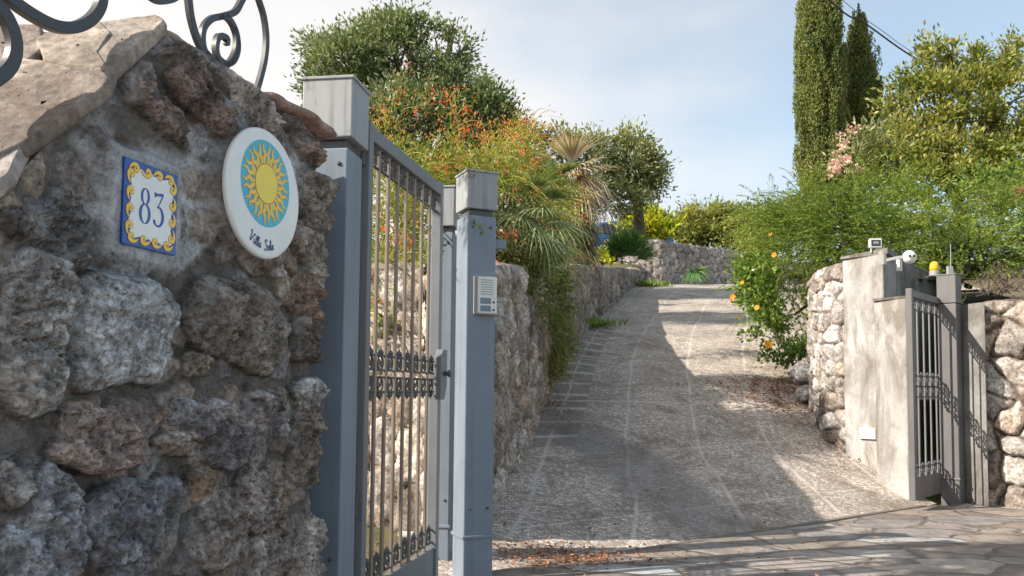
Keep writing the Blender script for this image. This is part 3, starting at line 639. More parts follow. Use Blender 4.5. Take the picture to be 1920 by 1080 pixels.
def comma(cx, cy, ang, sc, flip=1):
    base = [(-1.5, .1), (-1.0, .55), (-.2, .75), (.55, .55), (.85, 0), (.5, -.5), (0, -.4), (-.1, 0), (.15, .12)]
    wd = [.1, .38, .62, .78, .72, .6, .5, .4, .25]; c_, s_ = math.cos(ang), math.sin(ang)
    pts = [(cx + sc * (x * c_ - y * flip * s_), cy + sc * (x * s_ + y * flip * c_)) for x, y in base]
    stroke(mo, pts, [w_ * sc + .0028 for w_ in wd], .0090); stroke(mb, pts, [w_ * sc for w_ in wd], .0094)
sc_ = TWd * .135
for i in range(4):
    f = -0.66 + i * .44
    comma(f * TWd, .80 * THt, 0 if i % 2 else .3, sc_, 1 if i != 1 else -1); comma(f * TWd, -.80 * THt, PI + .2 * (i % 2), sc_, 1)
for i in range(4):
    f = -.58 + i * .40
    comma(-.78 * TWd, f * THt, PI / 2, sc_, 1); comma(.80 * TWd, f * THt, -PI / 2, sc_, 1)
mo.build('scroll_outline', M['oran'], tile); mb.build('scroll_border', M['gold'], tile)
mb = MB(); a, b = TWd, THt      # 8
e8 = lambda cx, cy, rx, ry, w1, w2: stroke(mb, [(cx + rx * math.sin(t), cy + ry * math.cos(t)) for t in np.linspace(0, 2 * PI, 17)], [w1 + (w2 - w1) * abs(math.sin(t)) for t in np.linspace(0, 2 * PI, 17)], .0092)
e8(-.25 * a, .225 * b, .125 * a, .185 * b, .018 * a, .085 * a); e8(-.25 * a, -.185 * b, .165 * a, .225 * b, .02 * a, .10 * a)
# flat-topped 3
stroke(mb, [(.10 * a, .40 * b), (.13 * a, .33 * b), (.12 * a, .28 * b)], [.03 * a, .09 * a, .02 * a], .0092)
stroke(mb, [(.09 * a, .37 * b), (.24 * a, .36 * b), (.43 * a, .39 * b)], [.05 * a, .07 * a, .08 * a], .0093)
stroke(mb, [(.42 * a, .39 * b), (.30 * a, .16 * b), (.22 * a, .06 * b)], [.05 * a, .035 * a, .03 * a], .0092)
stroke(mb, [(.20 * a, .06 * b), (.33 * a, .04 * b), (.42 * a, -.09 * b), (.42 * a, -.24 * b), (.33 * a, -.37 * b), (.20 * a, -.39 * b), (.11 * a, -.32 * b), (.12 * a, -.26 * b)], [.03 * a, .07 * a, .10 * a, .10 * a, .07 * a, .05 * a, .08 * a, .10 * a], .0092)
mb.build('numerals', M['glazeb'], tile)

plq = signroot('villa_plaque', 'round white ceramic plaque with a yellow sun on turquoise and hand-painted lettering', 'plaque', dc_s, dc_h, .052)
R = DR
MB().lathe((0, 0, 0), [(R * .97, 0), (R, .004), (R, .011), (R * .985, .015), (R * .95, .017), (R * .02, .0172)], 72).build('plaque_body', M['glazew'], plq, smooth=False)
sc0 = (0, R * .155); rt = R * .665
disc(MB(), sc0, rt, .0178, 72).build('turquoise_disc', M['turq'], plq)
mo = MB(); mb = MB(); ys = MB()
for k in range(26):
    a = 2 * PI * k / 26 + .05; c_, s_ = math.cos(a), math.sin(a); wob = .035 * (1 if k % 2 else -1)
    pts = [(rt * r * c_ - rt * o * s_ + sc0[0], rt * r * s_ + rt * o * c_ + sc0[1]) for r, o in ((.42, 0), (.55, wob), (.68, -wob), (.81, wob), (.955, 0))]
    wd = [.155, .125, .10, .07, .015]
    stroke(mo, pts, [rt * (x + .022) for x in wd], .0182, 5); stroke(mb, pts, [rt * x * .92 for x in wd], .0186, 5); stroke(ys, pts[:3], [rt * .05, rt * .035, rt * .01], .0188, 5)
mo.build('ray_outline', M['oran'], plq); mb.build('sun_ray', M['gold'], plq); ys.build('ray_highlight', M['yell'], plq)
disc(MB(), sc0, rt * .475, .0190).build('sun_rim', M['oran'], plq); disc(MB(), sc0, rt * .45, .0194).build('sun_disc', M['yell'], plq)
mb = MB(); u_ = R * .075
def script(pts, ox, oy, sc, w_=.0042, z=.0185, tilt=0.0):
    c_, s_ = math.cos(tilt), math.sin(tilt)
    p = [(ox + sc * (x * c_ - y * s_), oy + sc * (x * s_ + y * c_)) for x, y in pts]; stroke(mb, p, [w_ * .7] + [w_ * (1 if i % 2 else .7) for i in range(len(p) - 2)] + [w_ * .6], z, 5)
L = {'V': [(-.3, 1.7), (.05, 2.0), (.2, 1.6), (.35, .2), (.5, 0), (.8, .8), (1.15, 1.8), (1.4, 1.75)], 'i': [(0, .9), (.05, .2), (.25, 0), (.5, .35)], 'l': [(0, .3), (.35, 1.2), (.35, 1.8), (.15, 1.6), (.1, .3), (.3, 0), (.6, .35)],
     'a': [(.55, .8), (.2, .85), (0, .4), (.2, 0), (.5, .3), (.6, .85), (.6, .2), (.9, .15)], 'S': [(.9, 1.6), (.6, 2.0), (.2, 1.7), (.35, 1.15), (.75, .8), (.75, .2), (.3, -.1), (-.15, .2)],
     'o': [(.4, .85), (.05, .6), (.1, .1), (.45, 0), (.65, .45), (.4, .85), (.8, .75)], 'e': [(0, .35), (.5, .5), (.45, .85), (.1, .75), (.05, .2), (.35, 0), (.7, .3)]}
def curvetext(txt, a0, rad, sc, gap):
    a = a0
    for ch in txt:
        if ch == ' ': a += .55 * sc / rad * 2.0; continue
        script(L[ch], rad * math.sin(a), -rad * math.cos(a), sc, tilt=a)
        if ch == 'i': script([(.1, 1.3), (.16, 1.38)], rad * math.sin(a), -rad * math.cos(a), sc, tilt=a)
        a += gap[ch] * sc / rad
curvetext('Villa Sole', -.50, R * .86, u_ * 1.05, {'V': 1.5, 'i': .6, 'l': .62, 'a': 1.05, 'S': 1.15, 'o': .85, 'e': .7})
mb.build('lettering', M['ink'], plq)

# ------------------------------------------------------------------ wrought iron scrollwork on the wall
scr = thing('iron_scrollwork', 'black wrought iron scroll ornament standing on the wall coping above the round plaque', 'ironwork')
SP0 = W0 - WN * .10
def scr_px(pts, n=8, plane=None):
    p = catmull(pts, n); return [PL(u, v, plane or SP0, WN) for u, v in p]
k = MB(); k.bar(scr_px([(330, -150), (345, -60), (352, -10), (358, 35), (372, 80), (390, 105), (400, 112)]), .016, .021, WN); k.build('curved_bar', M['iron'], scr, bevel=.002)
k = MB(); k.bar(scr_px([(470, -60), (468, -30), (452, 2), (440, 22), (418, 30), (395, 36), (380, 56), (381, 90), (398, 116), (424, 122), (440, 100), (443, 70), (436, 46), (420, 30)][:13] , 8), .016, .019, WN)
k.build('scroll', M['iron'], scr, bevel=.002)
k = MB(); k.bar(scr_px([(402, 34), (424, 32), (440, 56), (445, 88), (438, 112), (424, 120), (408, 108), (404, 86), (410, 68), (424, 72), (424, 84)], 8), .016, .017, WN); k.build('scroll', M['iron'], scr, bevel=.002)
k = MB(); k.bar(scr_px([(440, -190), (462, -90), (482, -10), (494, 30), (499, 72), (496, 110), (488, 145), (480, 172)]), .016, .019, WN); k.build('curved_bar', M['iron'], scr, bevel=.002)
k = MB(); k.bar(scr_px([(250, -60), (272, -20), (290, -2), (312, 0), (332, -10), (345, -40)]), .016, .021, WN); k.build('scroll', M['iron'], scr, bevel=.002)
scr2 = thing('iron_scrollwork', 'heavier wrought iron scroll rising from the sloping slabs at the near end of the wall', 'ironwork')
SP1 = W0 - WN * .06 + Vector((0, 0, 0))
k = MB(); k.bar(scr_px([(-60, -60), (-20, -35), (20, 0), (60, 28), (100, 48), (135, 52), (165, 40), (184, 18), (190, -10), (180, -50), (150, -90)], 8, SP1), .020, .026, WN); k.build('scroll', M['iron'], scr2, bevel=.002)
k = MB(); k.bar(scr_px([(-90, -20), (-50, -10), (-10, 10), (14, 40), (26, 80), (20, 118), (-5, 145), (-50, 165), (-90, 150)], 8, SP1), .020, .030, WN); k.build('scroll', M['iron'], scr2, bevel=.002)
#GATES
# ------------------------------------------------------------------ gate posts
def post(label, x, y, rz, w_, top, capw, caph, bot=-1.05, ring=True, mat='post', shift=(0, 0), gap=.03, group='steel gate posts'):
    o = thing('gate_post', label, 'gate post', group, (x, y, 0), rz)
    h = top - caph - gap
    MB().box((0, 0, (h + bot) / 2), (w_, w_, h - bot)).build('shaft', M[mat], o, bevel=.006)
    if gap: MB().box((shift[0], shift[1], h + gap / 2), (w_ - .03, w_ - .03, gap)).build('neck', M['gdark'], o)
    c = MB(); c.box((shift[0], shift[1], top - caph / 2), (capw, capw, caph - .012)); c.build('cap', M['capm'] if gap else M[mat], o, bevel=.005)
    MB().box((shift[0], shift[1], top - .003), (capw + .012, capw + .012, .012)).build('cap_lid', M['capm'] if gap else M[mat], o, bevel=.003)
    for bz in (h - .06, -.62):
        for bx in (-.3, .3): MB().lathe((bx * w_, -w_ / 2, bz), [(.008, 0), (.008, .004), (.004, .007)], 8, Matrix.Rotation(PI / 2, 3, 'X')).build('bolt', M['gdark'], o)
    if ring: MB().box((0, 0, -.765), (w_ + .016, w_ + .016, .018)).build('band', M[mat], o, bevel=.004)
    return o
GA = math.atan(.15)        # direction of the small gate: mostly away from the viewer
ga = Vector((math.sin(GA), math.cos(GA), 0)); gp = Vector((math.cos(GA), -math.sin(GA), 0))
cA = P(657, 200, 3.0); cA.z = 0
ctrA = cA - gp * .095 + ga * .10
post('widest grey steel gate post standing against the end of the stone sign wall', ctrA.x, ctrA.y, -GA, .165, 1.155, .195, .235, shift=(.004, 0))
cB = P(850, 400, 4.62); ctrB = Vector((cB.x, cB.y, 0)) - gp * .075 + ga * .09
post('slim grey gate post between the open iron gate and the post with the intercom', ctrB.x, ctrB.y, -GA, .14, 1.15, .155, .235)
cC = P(876, 450, 4.30); aC = math.radians(-24)     # turned so that its right face looks at the viewer
RC = Matrix.Rotation(-aC, 3, 'Z'); wC = .165
ctrC = Vector((cC.x, cC.y, 0)) + Matrix.Rotation(math.radians(24), 3, 'Z') @ Vector((wC / 2, wC / 2, 0))
pC = post('grey steel gate post carrying the white intercom at the driveway edge', ctrC.x, ctrC.y, math.radians(24), wC, 1.155, .175, .21)
MB().box((wC / 2 + .05, .03, .79), (.10, .04, .05)).build('bracket', M['post'], pC, bevel=.004)
# intercom on the viewer-facing face of the post
ic = thing('intercom', 'white door intercom with slotted speaker and two call buttons on the grey post', 'intercom', None, (ctrC.x, ctrC.y, 0), math.radians(24))
yi = -wC / 2; zi = P(905, 554, 4.32).z
MB().box((.016, yi - .012, zi), (.125, .024, .205)).build('back_box', M['grey'], ic, bevel=.006)
MB().box((.022, yi - .030, zi), (.108, .018, .194)).build('casing', M['white'], ic, bevel=.007)
sl_ = MB()
for i in range(7): sl_.box((.018, yi - .0392, zi + .080 - i * .0125), (.070, .002, .004))
sl_.build('speaker_slots', M['grey'], ic)
for i in range(2):
    MB().box((.010, yi - .0395, zi - .030 - i * .040), (.060, .003, .031)).build('name_plate', M['plate'], ic, bevel=.002)
    MB().lathe((.055, yi - .039, zi - .036 - i * .040), [(.0055, 0), (.0055, .004), (.003, .006)], 12, Matrix.Rotation(PI / 2, 3, 'X')).build('call_button', M['dark'], ic)

# ------------------------------------------------------------------ iron gate leaves
def orn_bay(mb, x, z, sp, up=1):
    r = sp * .26
    mb.torus((x, 0, z), (0, 1, 0), r, .0055, 14, 6)
    for dx, hh in ((-.62, .026), (0, .036), (.62, .026)):
        mb.lathe((x + dx * r, 0, z + up * (r + .000)), [(.004, 0), (.009, .4 * hh * up), (.006, .75 * hh * up), (.001, hh * up)], 7)
    mb.torus((x - r * .38, 0, z + .15 * r * up), (0, 1, 0), r * .30, .0045, 8, 5); mb.torus((x + r * .38, 0, z - .15 * r * up), (0, 1, 0), r * .30, .0045, 8, 5)
def leaf(label, p0, p1, zt, zb, nbars, mat, orn, side=-1, lock=True, midz=.06, barw=.022, railh=.058):
    d = p1 - p0; Lg = math.hypot(d.x, d.y); o = thing('iron_gate', label, 'gate', 'open pedestrian gates', (p0.x, p0.y, 0), math.atan2(d.y, d.x))
    MB().box((Lg / 2, 0, zt - railh / 2), (Lg - .09, .048, railh)).build('top_rail', M[mat], o, bevel=.004)
    for x in (.0225, Lg - .0225): MB().box((x, 0, (zt + zb) / 2 + .006), (.045, .05, zt - zb + .012)).build('stile', M[mat], o, bevel=.004)
    MB().box((Lg / 2, 0, zb + .085), (Lg - .09, .030, .17)).build('bottom_panel', M[mat], o, bevel=.004)
    sp = (Lg - .09) / (nbars + 1); x0 = .045
    for i in range(nbars):
        x = x0 + sp * (i + 1); b = MB(); b.box((x, 0, (zt - railh + zb + .17) / 2), (barw, .012, zt - railh - zb - .17)); b.build('bar', M['bars' if mat == 'gate' else 'gate'], o, bevel=.002)
    for zc, up, nm in ((zt - railh - .055, 1, 'top_ornament'), (midz + .045, 1, 'middle_ornament'), (midz - .045, -1, 'middle_ornament'), (zb + .17 + .055, 1, 'bottom_ornament')):
        m2 = MB()
        for i in range(nbars + 1): orn_bay(m2, x0 + sp * (i + .5), zc, sp, up)
        for dz in (-1, 1): m2.box((Lg / 2, 0, zc + dz * sp * .26), (Lg - .09, .010, .007))
        m2.build(nm, M[orn], o, smooth=True)
    if lock:
        lx = Lg - .075; b = MB(); prof_ = [(-.05, -.12), (-.05, .09), (-.015, .13), (.055, .13), (.055, -.05), (.015, -.12)]
        vs = [(lx + a, side * (.026), .065 + c_) for a, c_ in prof_] + [(lx + a, side * (.062), .065 + c_) for a, c_ in prof_]; n6 = 6
        b.add(vs, [tuple(range(n6)), tuple(range(2 * n6 - 1, n6 - 1, -1))] + [((i + 1) % n6, i, n6 + i, n6 + (i + 1) % n6) for i in range(n6)]); lb = b.build('lock_box', M['gate'], o, bevel=.003)
        MB().lathe((lx, side * .062, .075), [(.012, 0), (.012, .02), (.018, .022), (.018, .034), (.008, .038)], 14, Matrix.Rotation(-side * -PI / 2, 3, 'X') if side > 0 else Matrix.Rotation(PI / 2, 3, 'X')).build('knob', M['gdark'], lb)
    else:
        MB().box((Lg * .5, 0, zt + .01), (.01, .01, .01))
    for z in (zt - .12, -.45): 
        MB().lathe((-.012, 0, z), [(.012, -.05), (.012, .05)], 10).build('hinge', M['gdark'], o)
    return o
g0 = P(680, 400, 3.22); g1 = P(823, 400, 4.22)
leaf('near tall barred iron gate hung on the widest post beside the sign wall', g0, g1, 1.045, -.96, 7, 'gate', 'gdark', side=-1)
h0 = P(1707, 740, 6.98); h1 = P(1779, 740, 7.80)
leaf('far narrow barred iron gate hung at the edge of the plastered pillar', h1, h0, .875, -.90, 5, 'dpost', 'gdark', side=1, lock=False)
# right hand post with its antenna
cD = P(1796, 740, 7.44)
pD = post('brown grey square post with a plain top next to the far pedestrian gate', cD.x, cD.y + .113, math.radians(45), .16, 1.085, .163, .27, mat='dpost', gap=0)
an = thing('antenna', 'small grey receiver box with a thin rod aerial on the far square post', 'antenna', None, (cD.x + .01, cD.y + .11, 1.075))
MB().box((0, 0, .045), (.05, .035, .09)).build('receiver_box', M['grey'], an, bevel=.004); MB().tube([(0.01, 0, .08), (.012, 0, .30)], .004).build('rod', M['grey'], an)
bc = P(1752, 512, 7.75); bea = thing('warning_beacon', 'yellow domed warning lamp on a bracket beside the far post', 'lamp', None, bc)
MB().box((.02, 0, -.035), (.17, .10, .014)).build('bracket', M['gdark'], bea, bevel=.003)
MB().lathe((0, 0, -.028), [(.045, 0), (.045, .045), (.04, .05)], 18).build('base', M['grey'], bea)
MB().lathe((0, 0, .022), [(.040, 0), (.042, .02), (.040, .05), (.030, .078), (.012, .088), (.002, .09)], 18).build('lens', M['amber'], bea, smooth=True)

# ------------------------------------------------------------------ plastered gateway pillars, right side
def prism(pts, z0, z1, top_in=0.0):
    b = MB(); n = len(pts); zt = [z1[i] if hasattr(z1, '__len__') else z1 for i in range(n)]
    b.add([(x, y, z0) for x, y in pts] + [(x, y, zt[i]) for i, (x, y) in enumerate(pts)], [tuple(range(n - 1, -1, -1)), tuple(range(n, 2 * n))] + [(i, (i + 1) % n, n + (i + 1) % n, n + i) for i in range(n)]); return b
def subdiv_noise(o, cuts, amp, fr, seed):
    import bmesh
    bm = bmesh.new(); bm.from_mesh(o.data); bmesh.ops.triangulate(bm, faces=[f for f in bm.faces if len(f.verts) > 4])
    bmesh.ops.subdivide_edges(bm, edges=bm.edges[:], cuts=cuts, use_grid_fill=True); bm.normal_update()
    co = np.array([v.co[:] for v in bm.verts]); d = amp * fbm(co[:, 0] * fr + co[:, 1] * fr * .6, co[:, 2] * fr, co[:, 1] * fr, seed, 4)
    for v, k_ in zip(bm.verts, d): v.co += v.normal * float(k_)
    bm.to_mesh(o.data); bm.free(); o.data.polygons.foreach_set('use_smooth', [True] * len(o.data.polygons)); 
def xy(u, y): p = P(u, 740, y); return (p.x, p.y)
a1, a2 = xy(1660, 8.0), xy(1584, 8.36)
pil = thing('gate_pillar', 'tall rendered pillar with stained pale plaster between the rubble wall and the far gate', 'pillar')
o = prism([a1, a2, (a2[0] + .30, a2[1] + .28), (a1[0] + .25, a1[1] + .28)], -1.05, [1.385, 1.345, 1.345, 1.385]).build('pillar_body', M['plaster'], pil)
subdiv_noise(o, 14, .006, 3, 5)
o = prism([(a1[0] + .03, a1[1] - .03), (a2[0] - .03, a2[1] - .01), (a2[0] + .3, a2[1] + .3), (a1[0] + .28, a1[1] + .28)], 1.352, [1.41, 1.375, 1.375, 1.41]).build('pillar_cap', M['mortar'], pil)
b1, b2 = xy(1702, 7.50), xy(1642, 7.80)
low_ = thing('gate_pillar', 'lower stepped plaster pier in front of the tall pillar holding the far gate', 'pillar')
o = prism([b1, b2, (b2[0] + .33, b2[1] + .36), (b1[0] + .26, b1[1] + .30)], -1.05, .862).build('pillar_body', M['plaster'], low_); subdiv_noise(o, 14, .006, 3, 6)
prism([(b1[0] + .012, b1[1] - .014), (b2[0] - .02, b2[1] - .012), (b2[0] + .33, b2[1] + .37), (b1[0] + .28, b1[1] + .31)], .864, .888).build('pillar_cap', M['mortar'], low_)
rw = thing('rendered_wall', 'dark shaded cement wall running back from the tall pillar behind the far gate', 'wall')
r0, r1 = (a1[0] + .13, a1[1] + .15), (4.93, 9.45)
o = prism([r0, r1, (r1[0] - .15, r1[1] + .16), (r0[0] - .1, r0[1] + .2)], -1.05, 1.355).build('wall_body', M['plasterg'], rw); subdiv_noise(o, 14, .008, 3, 8)
MB().tube([(r0[0] + .08, r0[1] - .05, 1.32), (r1[0] + .02, r1[1] - .05, 1.28)], .012).build('conduit', M['grey'], rw)
o = prism([(4.86, 9.5), (4.36, 7.9), (4.50, 7.80), (5.02, 9.4)], -1.05, .80).build('side_wall', M['plasterg'], rw); subdiv_noise(o, 10, .008, 3, 9)
sp_ = thing('rendered_pier', 'narrow grey cement pier between the square post and the boulder wall', 'pier')
e1, e2 = xy(1806, 7.56), xy(1850, 7.32)
o = prism([e1, (e1[0] + .12, e1[1] + .35), (e2[0] + .2, e2[1] + .4), e2], -1.05, .815).build('pier_body', M['plasterg'], sp_); subdiv_noise(o, 14, .010, 4, 10)
# things on the pillars
fd = P(1641, 463, 8.08); fl = thing('floodlight', 'small white framed floodlight on top of the tall plaster pillar', 'floodlight', None, (fd.x, fd.y, 1.385), math.radians(-6))
for x in (-.04, .04): MB().box((x, 0, .02), (.006, .02, .05)).build('bracket', M['white'], fl)
MB().box((0, 0, .085), (.115, .045, .09)).build('housing', M['white'], fl, bevel=.005); MB().box((0, -.0235, .085), (.088, .004, .062)).build('lens', M['glass'], fl); MB().box((0, -.024, .088), (.05, .006, .02)).build('bulb', M['grey'], fl)
cc_ = P(1706, 482, 7.8); cs = thing('security_camera', 'round white camera with two dark lenses on an arm from the tall pillar', 'camera', None, cc_, math.radians(8))
MB().lathe((0, 0, 0), [(.002, .048), (.03, .044), (.056, .025), (.066, 0), (.06, -.03), (.04, -.055), (.01, -.06)], 22, Matrix.Rotation(PI / 2, 3, 'X')).build('housing', M['white'], cs, smooth=True)
for x in (-.034, .008): MB().lathe((x, -.045, .002), [(.011, 0), (.011, .012), (.006, .013)], 12, Matrix.Rotation(PI / 2, 3, 'X')).build('camera_eye', M['dark'], cs)
MB().bar([(-.055, 0.02, 0), (-.11, .06, -.005), (-.17, .11, -.02)], .03, .03, (0, 0, 1)).box((-.185, .14, -.01), (.03, .06, .10)).build('arm', M['grey'], cs, bevel=.003)
jb = P(1686, 496, 7.95); k = MB(); k.box(jb, (.06, .035, .13), math.radians(40)); k.box(jb + Vector((0, 0, .068)), (.066, .041, .01), math.radians(40)); tag(k.build('junction_box', M['white'], bevel=.004), 'pale junction box on the shaded wall below the round camera', 'box')
vp = P(1627, 812, 8.12); k = MB(); an_ = math.atan2(a2[1] - a1[1], a2[0] - a1[0]); vpp = Vector((vp.x, vp.y, vp.z)) 
dirp = Vector((a2[0] - a1[0], a2[1] - a1[1], 0)).normalized(); nrp = Vector((-dirp.y, dirp.x, 0)); nrp = nrp if nrp.y < 0 else -nrp
vpp = PL(1627, 812, Vector((a1[0], a1[1], 0)) + nrp * .012, nrp)
k.box(vpp, (.17, .02, .10), an_); k.box(vpp + Vector((0, 0, -.052)) + nrp * .004, (.18, .03, .008), an_); tag(k.build('cover_plate', M['white'], bevel=.003), 'white cover plate low on the tall plaster pillar', 'cover plate')
wb = P(762, 1022, 5.25); k = MB(); k.box(wb, (.10, .06, .17)); k.box(wb + Vector((0, -.032, 0)), (.084, .006, .15)); tag(k.build('utility_box', M['white'], bevel=.004), 'white utility box low on the stone wall seen through the near gate', 'box')
#PLANTS
# ------------------------------------------------------------------ foliage engine
def unit(a): return a / (np.linalg.norm(a, axis=1)[:, None] + 1e-9)
def leaf_mesh(name, c, ax, ln, wd, m, parent=None, rng=None, nrm=None):
    n = len(c); ax = unit(ax); nrm = rng.normal(size=(n, 3)) if nrm is None else nrm
    sd = unit(np.cross(ax, nrm)); ln = np.broadcast_to(ln, (n,))[:, None]; wd = np.broadcast_to(wd, (n,))[:, None]
    V = np.stack([c - ax * ln * .5, c - ax * ln * .02 + sd * wd * .5, c + ax * ln * .5, c - ax * ln * .02 - sd * wd * .5], 1).reshape(-1, 3)
    return mesh_np(name, V, np.arange(4 * n).reshape(n, 4), m, parent)
def E(u, v, y, ru, rv, rd=None):
    p = P(u, v, y); k = y / F; return (np.array(p), np.array((ru * k, (rd if rd else (ru + rv) / 2 * k), rv * k)))
def clumps(ells, dens, rng, shell=.45, hole=.0, fr=1.2, seed=0):
    out = []
    for c, r in ells:
        area = (r[0] * r[1] + r[1] * r[2] + r[0] * r[2]); n = max(4, int(dens * area))
        d = unit(rng.normal(size=(n, 3))); rad = (shell + (1 - shell) * rng.random(n)) ** .6
        p = c + d * r * rad[:, None] * (1 + .28 * fbm(d[:, 0] * 2.3 + c[0], d[:, 1] * 2.3, d[:, 2] * 2.3, seed, 3))[:, None]
        keep = fbm(p[:, 0] * fr, p[:, 1] * fr, p[:, 2] * fr, seed + 5, 3) > hole - 1.0
        out.append(np.concatenate([p, d], 1)[keep])
    return np.concatenate(out)
def crown(name, ells, m, parent, seed, dens=60, per=26, rc=.16, ln=.055, wd=.028, shell=.45, hole=.62, droop=0.0, upw=.3, fr=1.2):
    rng = np.random.default_rng(seed); k = clumps(ells, dens, rng, shell, hole, fr, seed); n = len(k)
    c = np.repeat(k[:, :3], per, 0); d = np.repeat(k[:, 3:], per, 0); sz = np.repeat(.6 + .8 * rng.random(n), per)
    off = rng.normal(size=c.shape) * (rc * sz * .55)[:, None] * np.array((1, 1, .8)); c = c + off
    ax = unit(off) * .8 + d * .6 + rng.normal(size=c.shape) * .5; ax[:, 2] += upw - droop
    s_ = .65 + .7 * rng.random(len(c))
    return leaf_mesh(name, c, ax, ln * s_, wd * s_, m, parent, rng, nrm=rng.normal(size=c.shape) * .9 + np.array((0, 0, .9)))
def limbs(name, base, ells, m, parent, r0, seed, twigs=5):
    g = random.Random(seed); b = MB(); base = Vector(base); cen = sum((Vector(e[0]) for e in ells), Vector()) / len(ells)
    fork = base.lerp(cen, .45) + Vector((g.uniform(-.1, .1), 0, 0)); b.tube([base, base.lerp(fork, .5) + Vector((g.uniform(-.08, .08), g.uniform(-.08, .08), 0)), fork], [r0, r0 * .8, r0 * .65], 9)
    for e in ells:
        t = Vector(e[0]); md = fork.lerp(t, .5) + Vector((g.uniform(-.2, .2), g.uniform(-.2, .2), g.uniform(0, .25))) * (t - fork).length * .4
        b.tube([fork, md, t], [r0 * .5, r0 * .32, r0 * .14], 7)
        for _ in range(twigs):
            d = Vector([g.gauss(0, 1) for _ in range(3)]).normalized(); q_ = t + Vector([d[i] * e[1][i] * .85 for i in range(3)])
            b.tube([md.lerp(t, g.uniform(.3, 1)), t.lerp(q_, .5) + Vector((0, 0, .04)), q_], [r0 * .14, r0 * .09, r0 * .03], 5)
    return b.build(name, m, parent)
LM = {
 'oak': leaf_mat('olive green oak leaves', [(.05, .075, .04), (.11, .145, .07), (.19, .225, .11), (.29, .31, .19)], trans=.25),
 'olive': leaf_mat('silvery olive leaves', [(.06, .085, .035), (.14, .165, .07), (.24, .25, .11), (.33, .33, .18)], trans=.25),
 'cypress': leaf_mat('cypress scales', [(.035, .06, .02), (.09, .12, .03), (.165, .185, .05), (.26, .245, .08)], trans=.2),
 'laurel': leaf_mat('broad yellowing leaves', [(.06, .09, .02), (.14, .17, .035), (.24, .25, .06), (.38, .34, .12)], trans=.35),
 'juniper': leaf_mat('juniper sprays', [(.045, .085, .02), (.10, .155, .03), (.18, .235, .045), (.29, .325, .07)], trans=.3),
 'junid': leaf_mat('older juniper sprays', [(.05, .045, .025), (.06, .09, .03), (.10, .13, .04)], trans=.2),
 'hib': leaf_mat('glossy hibiscus leaves', [(.04, .09, .02), (.085, .155, .03), (.16, .23, .045), (.26, .33, .08)], .35, .3, spec=.5),
 'wiry': leaf_mat('wiry coral plant stems', [(.08, .13, .03), (.15, .21, .04), (.27, .29, .05), (.34, .25, .07)], trans=.35),
 'wiryd': leaf_mat('hanging coral plant stems', [(.06, .10, .03), (.11, .15, .04), (.19, .20, .055), (.25, .19, .08)], trans=.3),
 'red': leaf_mat('red tubular flowers', [(.62, .05, .03), (.75, .11, .05), (.80, .22, .10)], trans=.3, gain=1.05),
 'orange': leaf_mat('orange flower sprays', [(.60, .17, .06), (.72, .28, .10), (.72, .38, .16)], trans=.35, gain=1.05),
 'pink': leaf_mat('pink oleander flowers', [(.60, .24, .28), (.72, .46, .46), (.76, .62, .58)], trans=.3, gain=1.05),
 'crim': leaf_mat('crimson flowers', [(.50, .02, .06), (.62, .05, .10)], trans=.3, gain=1.05),
 'yel': leaf_mat('yellow variegated leaves', [(.05, .10, .02), (.16, .22, .03), (.42, .42, .03), (.62, .55, .04)], trans=.4),
 'shrub': leaf_mat('olive green shrub leaves', [(.08, .10, .03), (.16, .18, .045), (.25, .26, .07), (.31, .29, .10)], trans=.3),
 'fan': leaf_mat('dark green fan leaves', [(.04, .10, .025), (.08, .18, .045), (.14, .26, .08)], trans=.2),
 'palm': leaf_mat('blue green palm leaf', [(.10, .14, .06), (.18, .23, .11), (.30, .34, .18)], trans=.25),
 'dead': leaf_mat('dead palm leaf', [(.22, .15, .10), (.38, .28, .20), (.55, .46, .37), (.62, .55, .46)], trans=.25, gain=1.05),
 'skirt': leaf_mat('brown palm skirt', [(.10, .07, .05), (.18, .13, .09), (.30, .23, .17), (.40, .32, .25)], trans=.15, gain=1),
 'litter': leaf_mat('fallen dry leaves', [(.12, .05, .025), (.26, .10, .05), (.40, .20, .10), (.30, .16, .09)], .8, .1, gain=1.05),
 'hflower': leaf_mat('orange hibiscus petals', [(.85, .28, .02), (.90, .45, .04)], trans=.3, gain=1.05),
}
def gz(p, f): return (p[0], p[1], f)

# big evergreen oak behind the gate
t = thing('oak_tree', 'large spreading grey green tree with a ragged open crown rising behind the grey gate', 'tree')
el = [E(650, 130, 18.9, 86, 66), E(740, 115, 19.2, 82, 75), E(825, 110, 19.2, 61, 56), E(615, 165, 18.8, 53, 43), E(700, 70, 19.4, 65, 32), E(790, 66, 19.4, 58, 28), E(850, 180, 18.9, 69, 59), E(915, 215, 18.6, 50, 45),
      E(760, 230, 18.3, 106, 81), E(660, 240, 18.4, 74, 75), E(880, 270, 18.6, 63, 54), E(868, 95, 19.5, 25, 25), E(940, 235, 18.8, 44, 40), E(905, 190, 18.6, 40, 36), E(965, 262, 18.5, 30, 26), E(770, 45, 19, 40, 22), E(722, 42, 19.5, 25, 15), E(600, 90, 19.5, 27, 21), E(848, 55, 19.5, 16, 12)]
bs = P(760, 560, 18.6); limbs('trunk', bs, el, M['bark'], t, .30, 3)
crown('crown', el, LM['oak'], t, 11, dens=46, per=56, rc=.30, ln=.115, wd=.048, hole=.80, fr=1.1)
t = thing('olive_tree', 'unseen olive tree added behind the sign wall to shade the flagstones', 'tree')  # added out of view; its crown casts shade on the flagstones
el = [(np.array((-2.0, 3.15, 2.75)), np.array((.55, .42, .45))), (np.array((-2.6, 3.0, 2.9)), np.array((.6, .55, .5))), (np.array((-1.75, 3.35, 2.6)), np.array((.35, .35, .35)))]
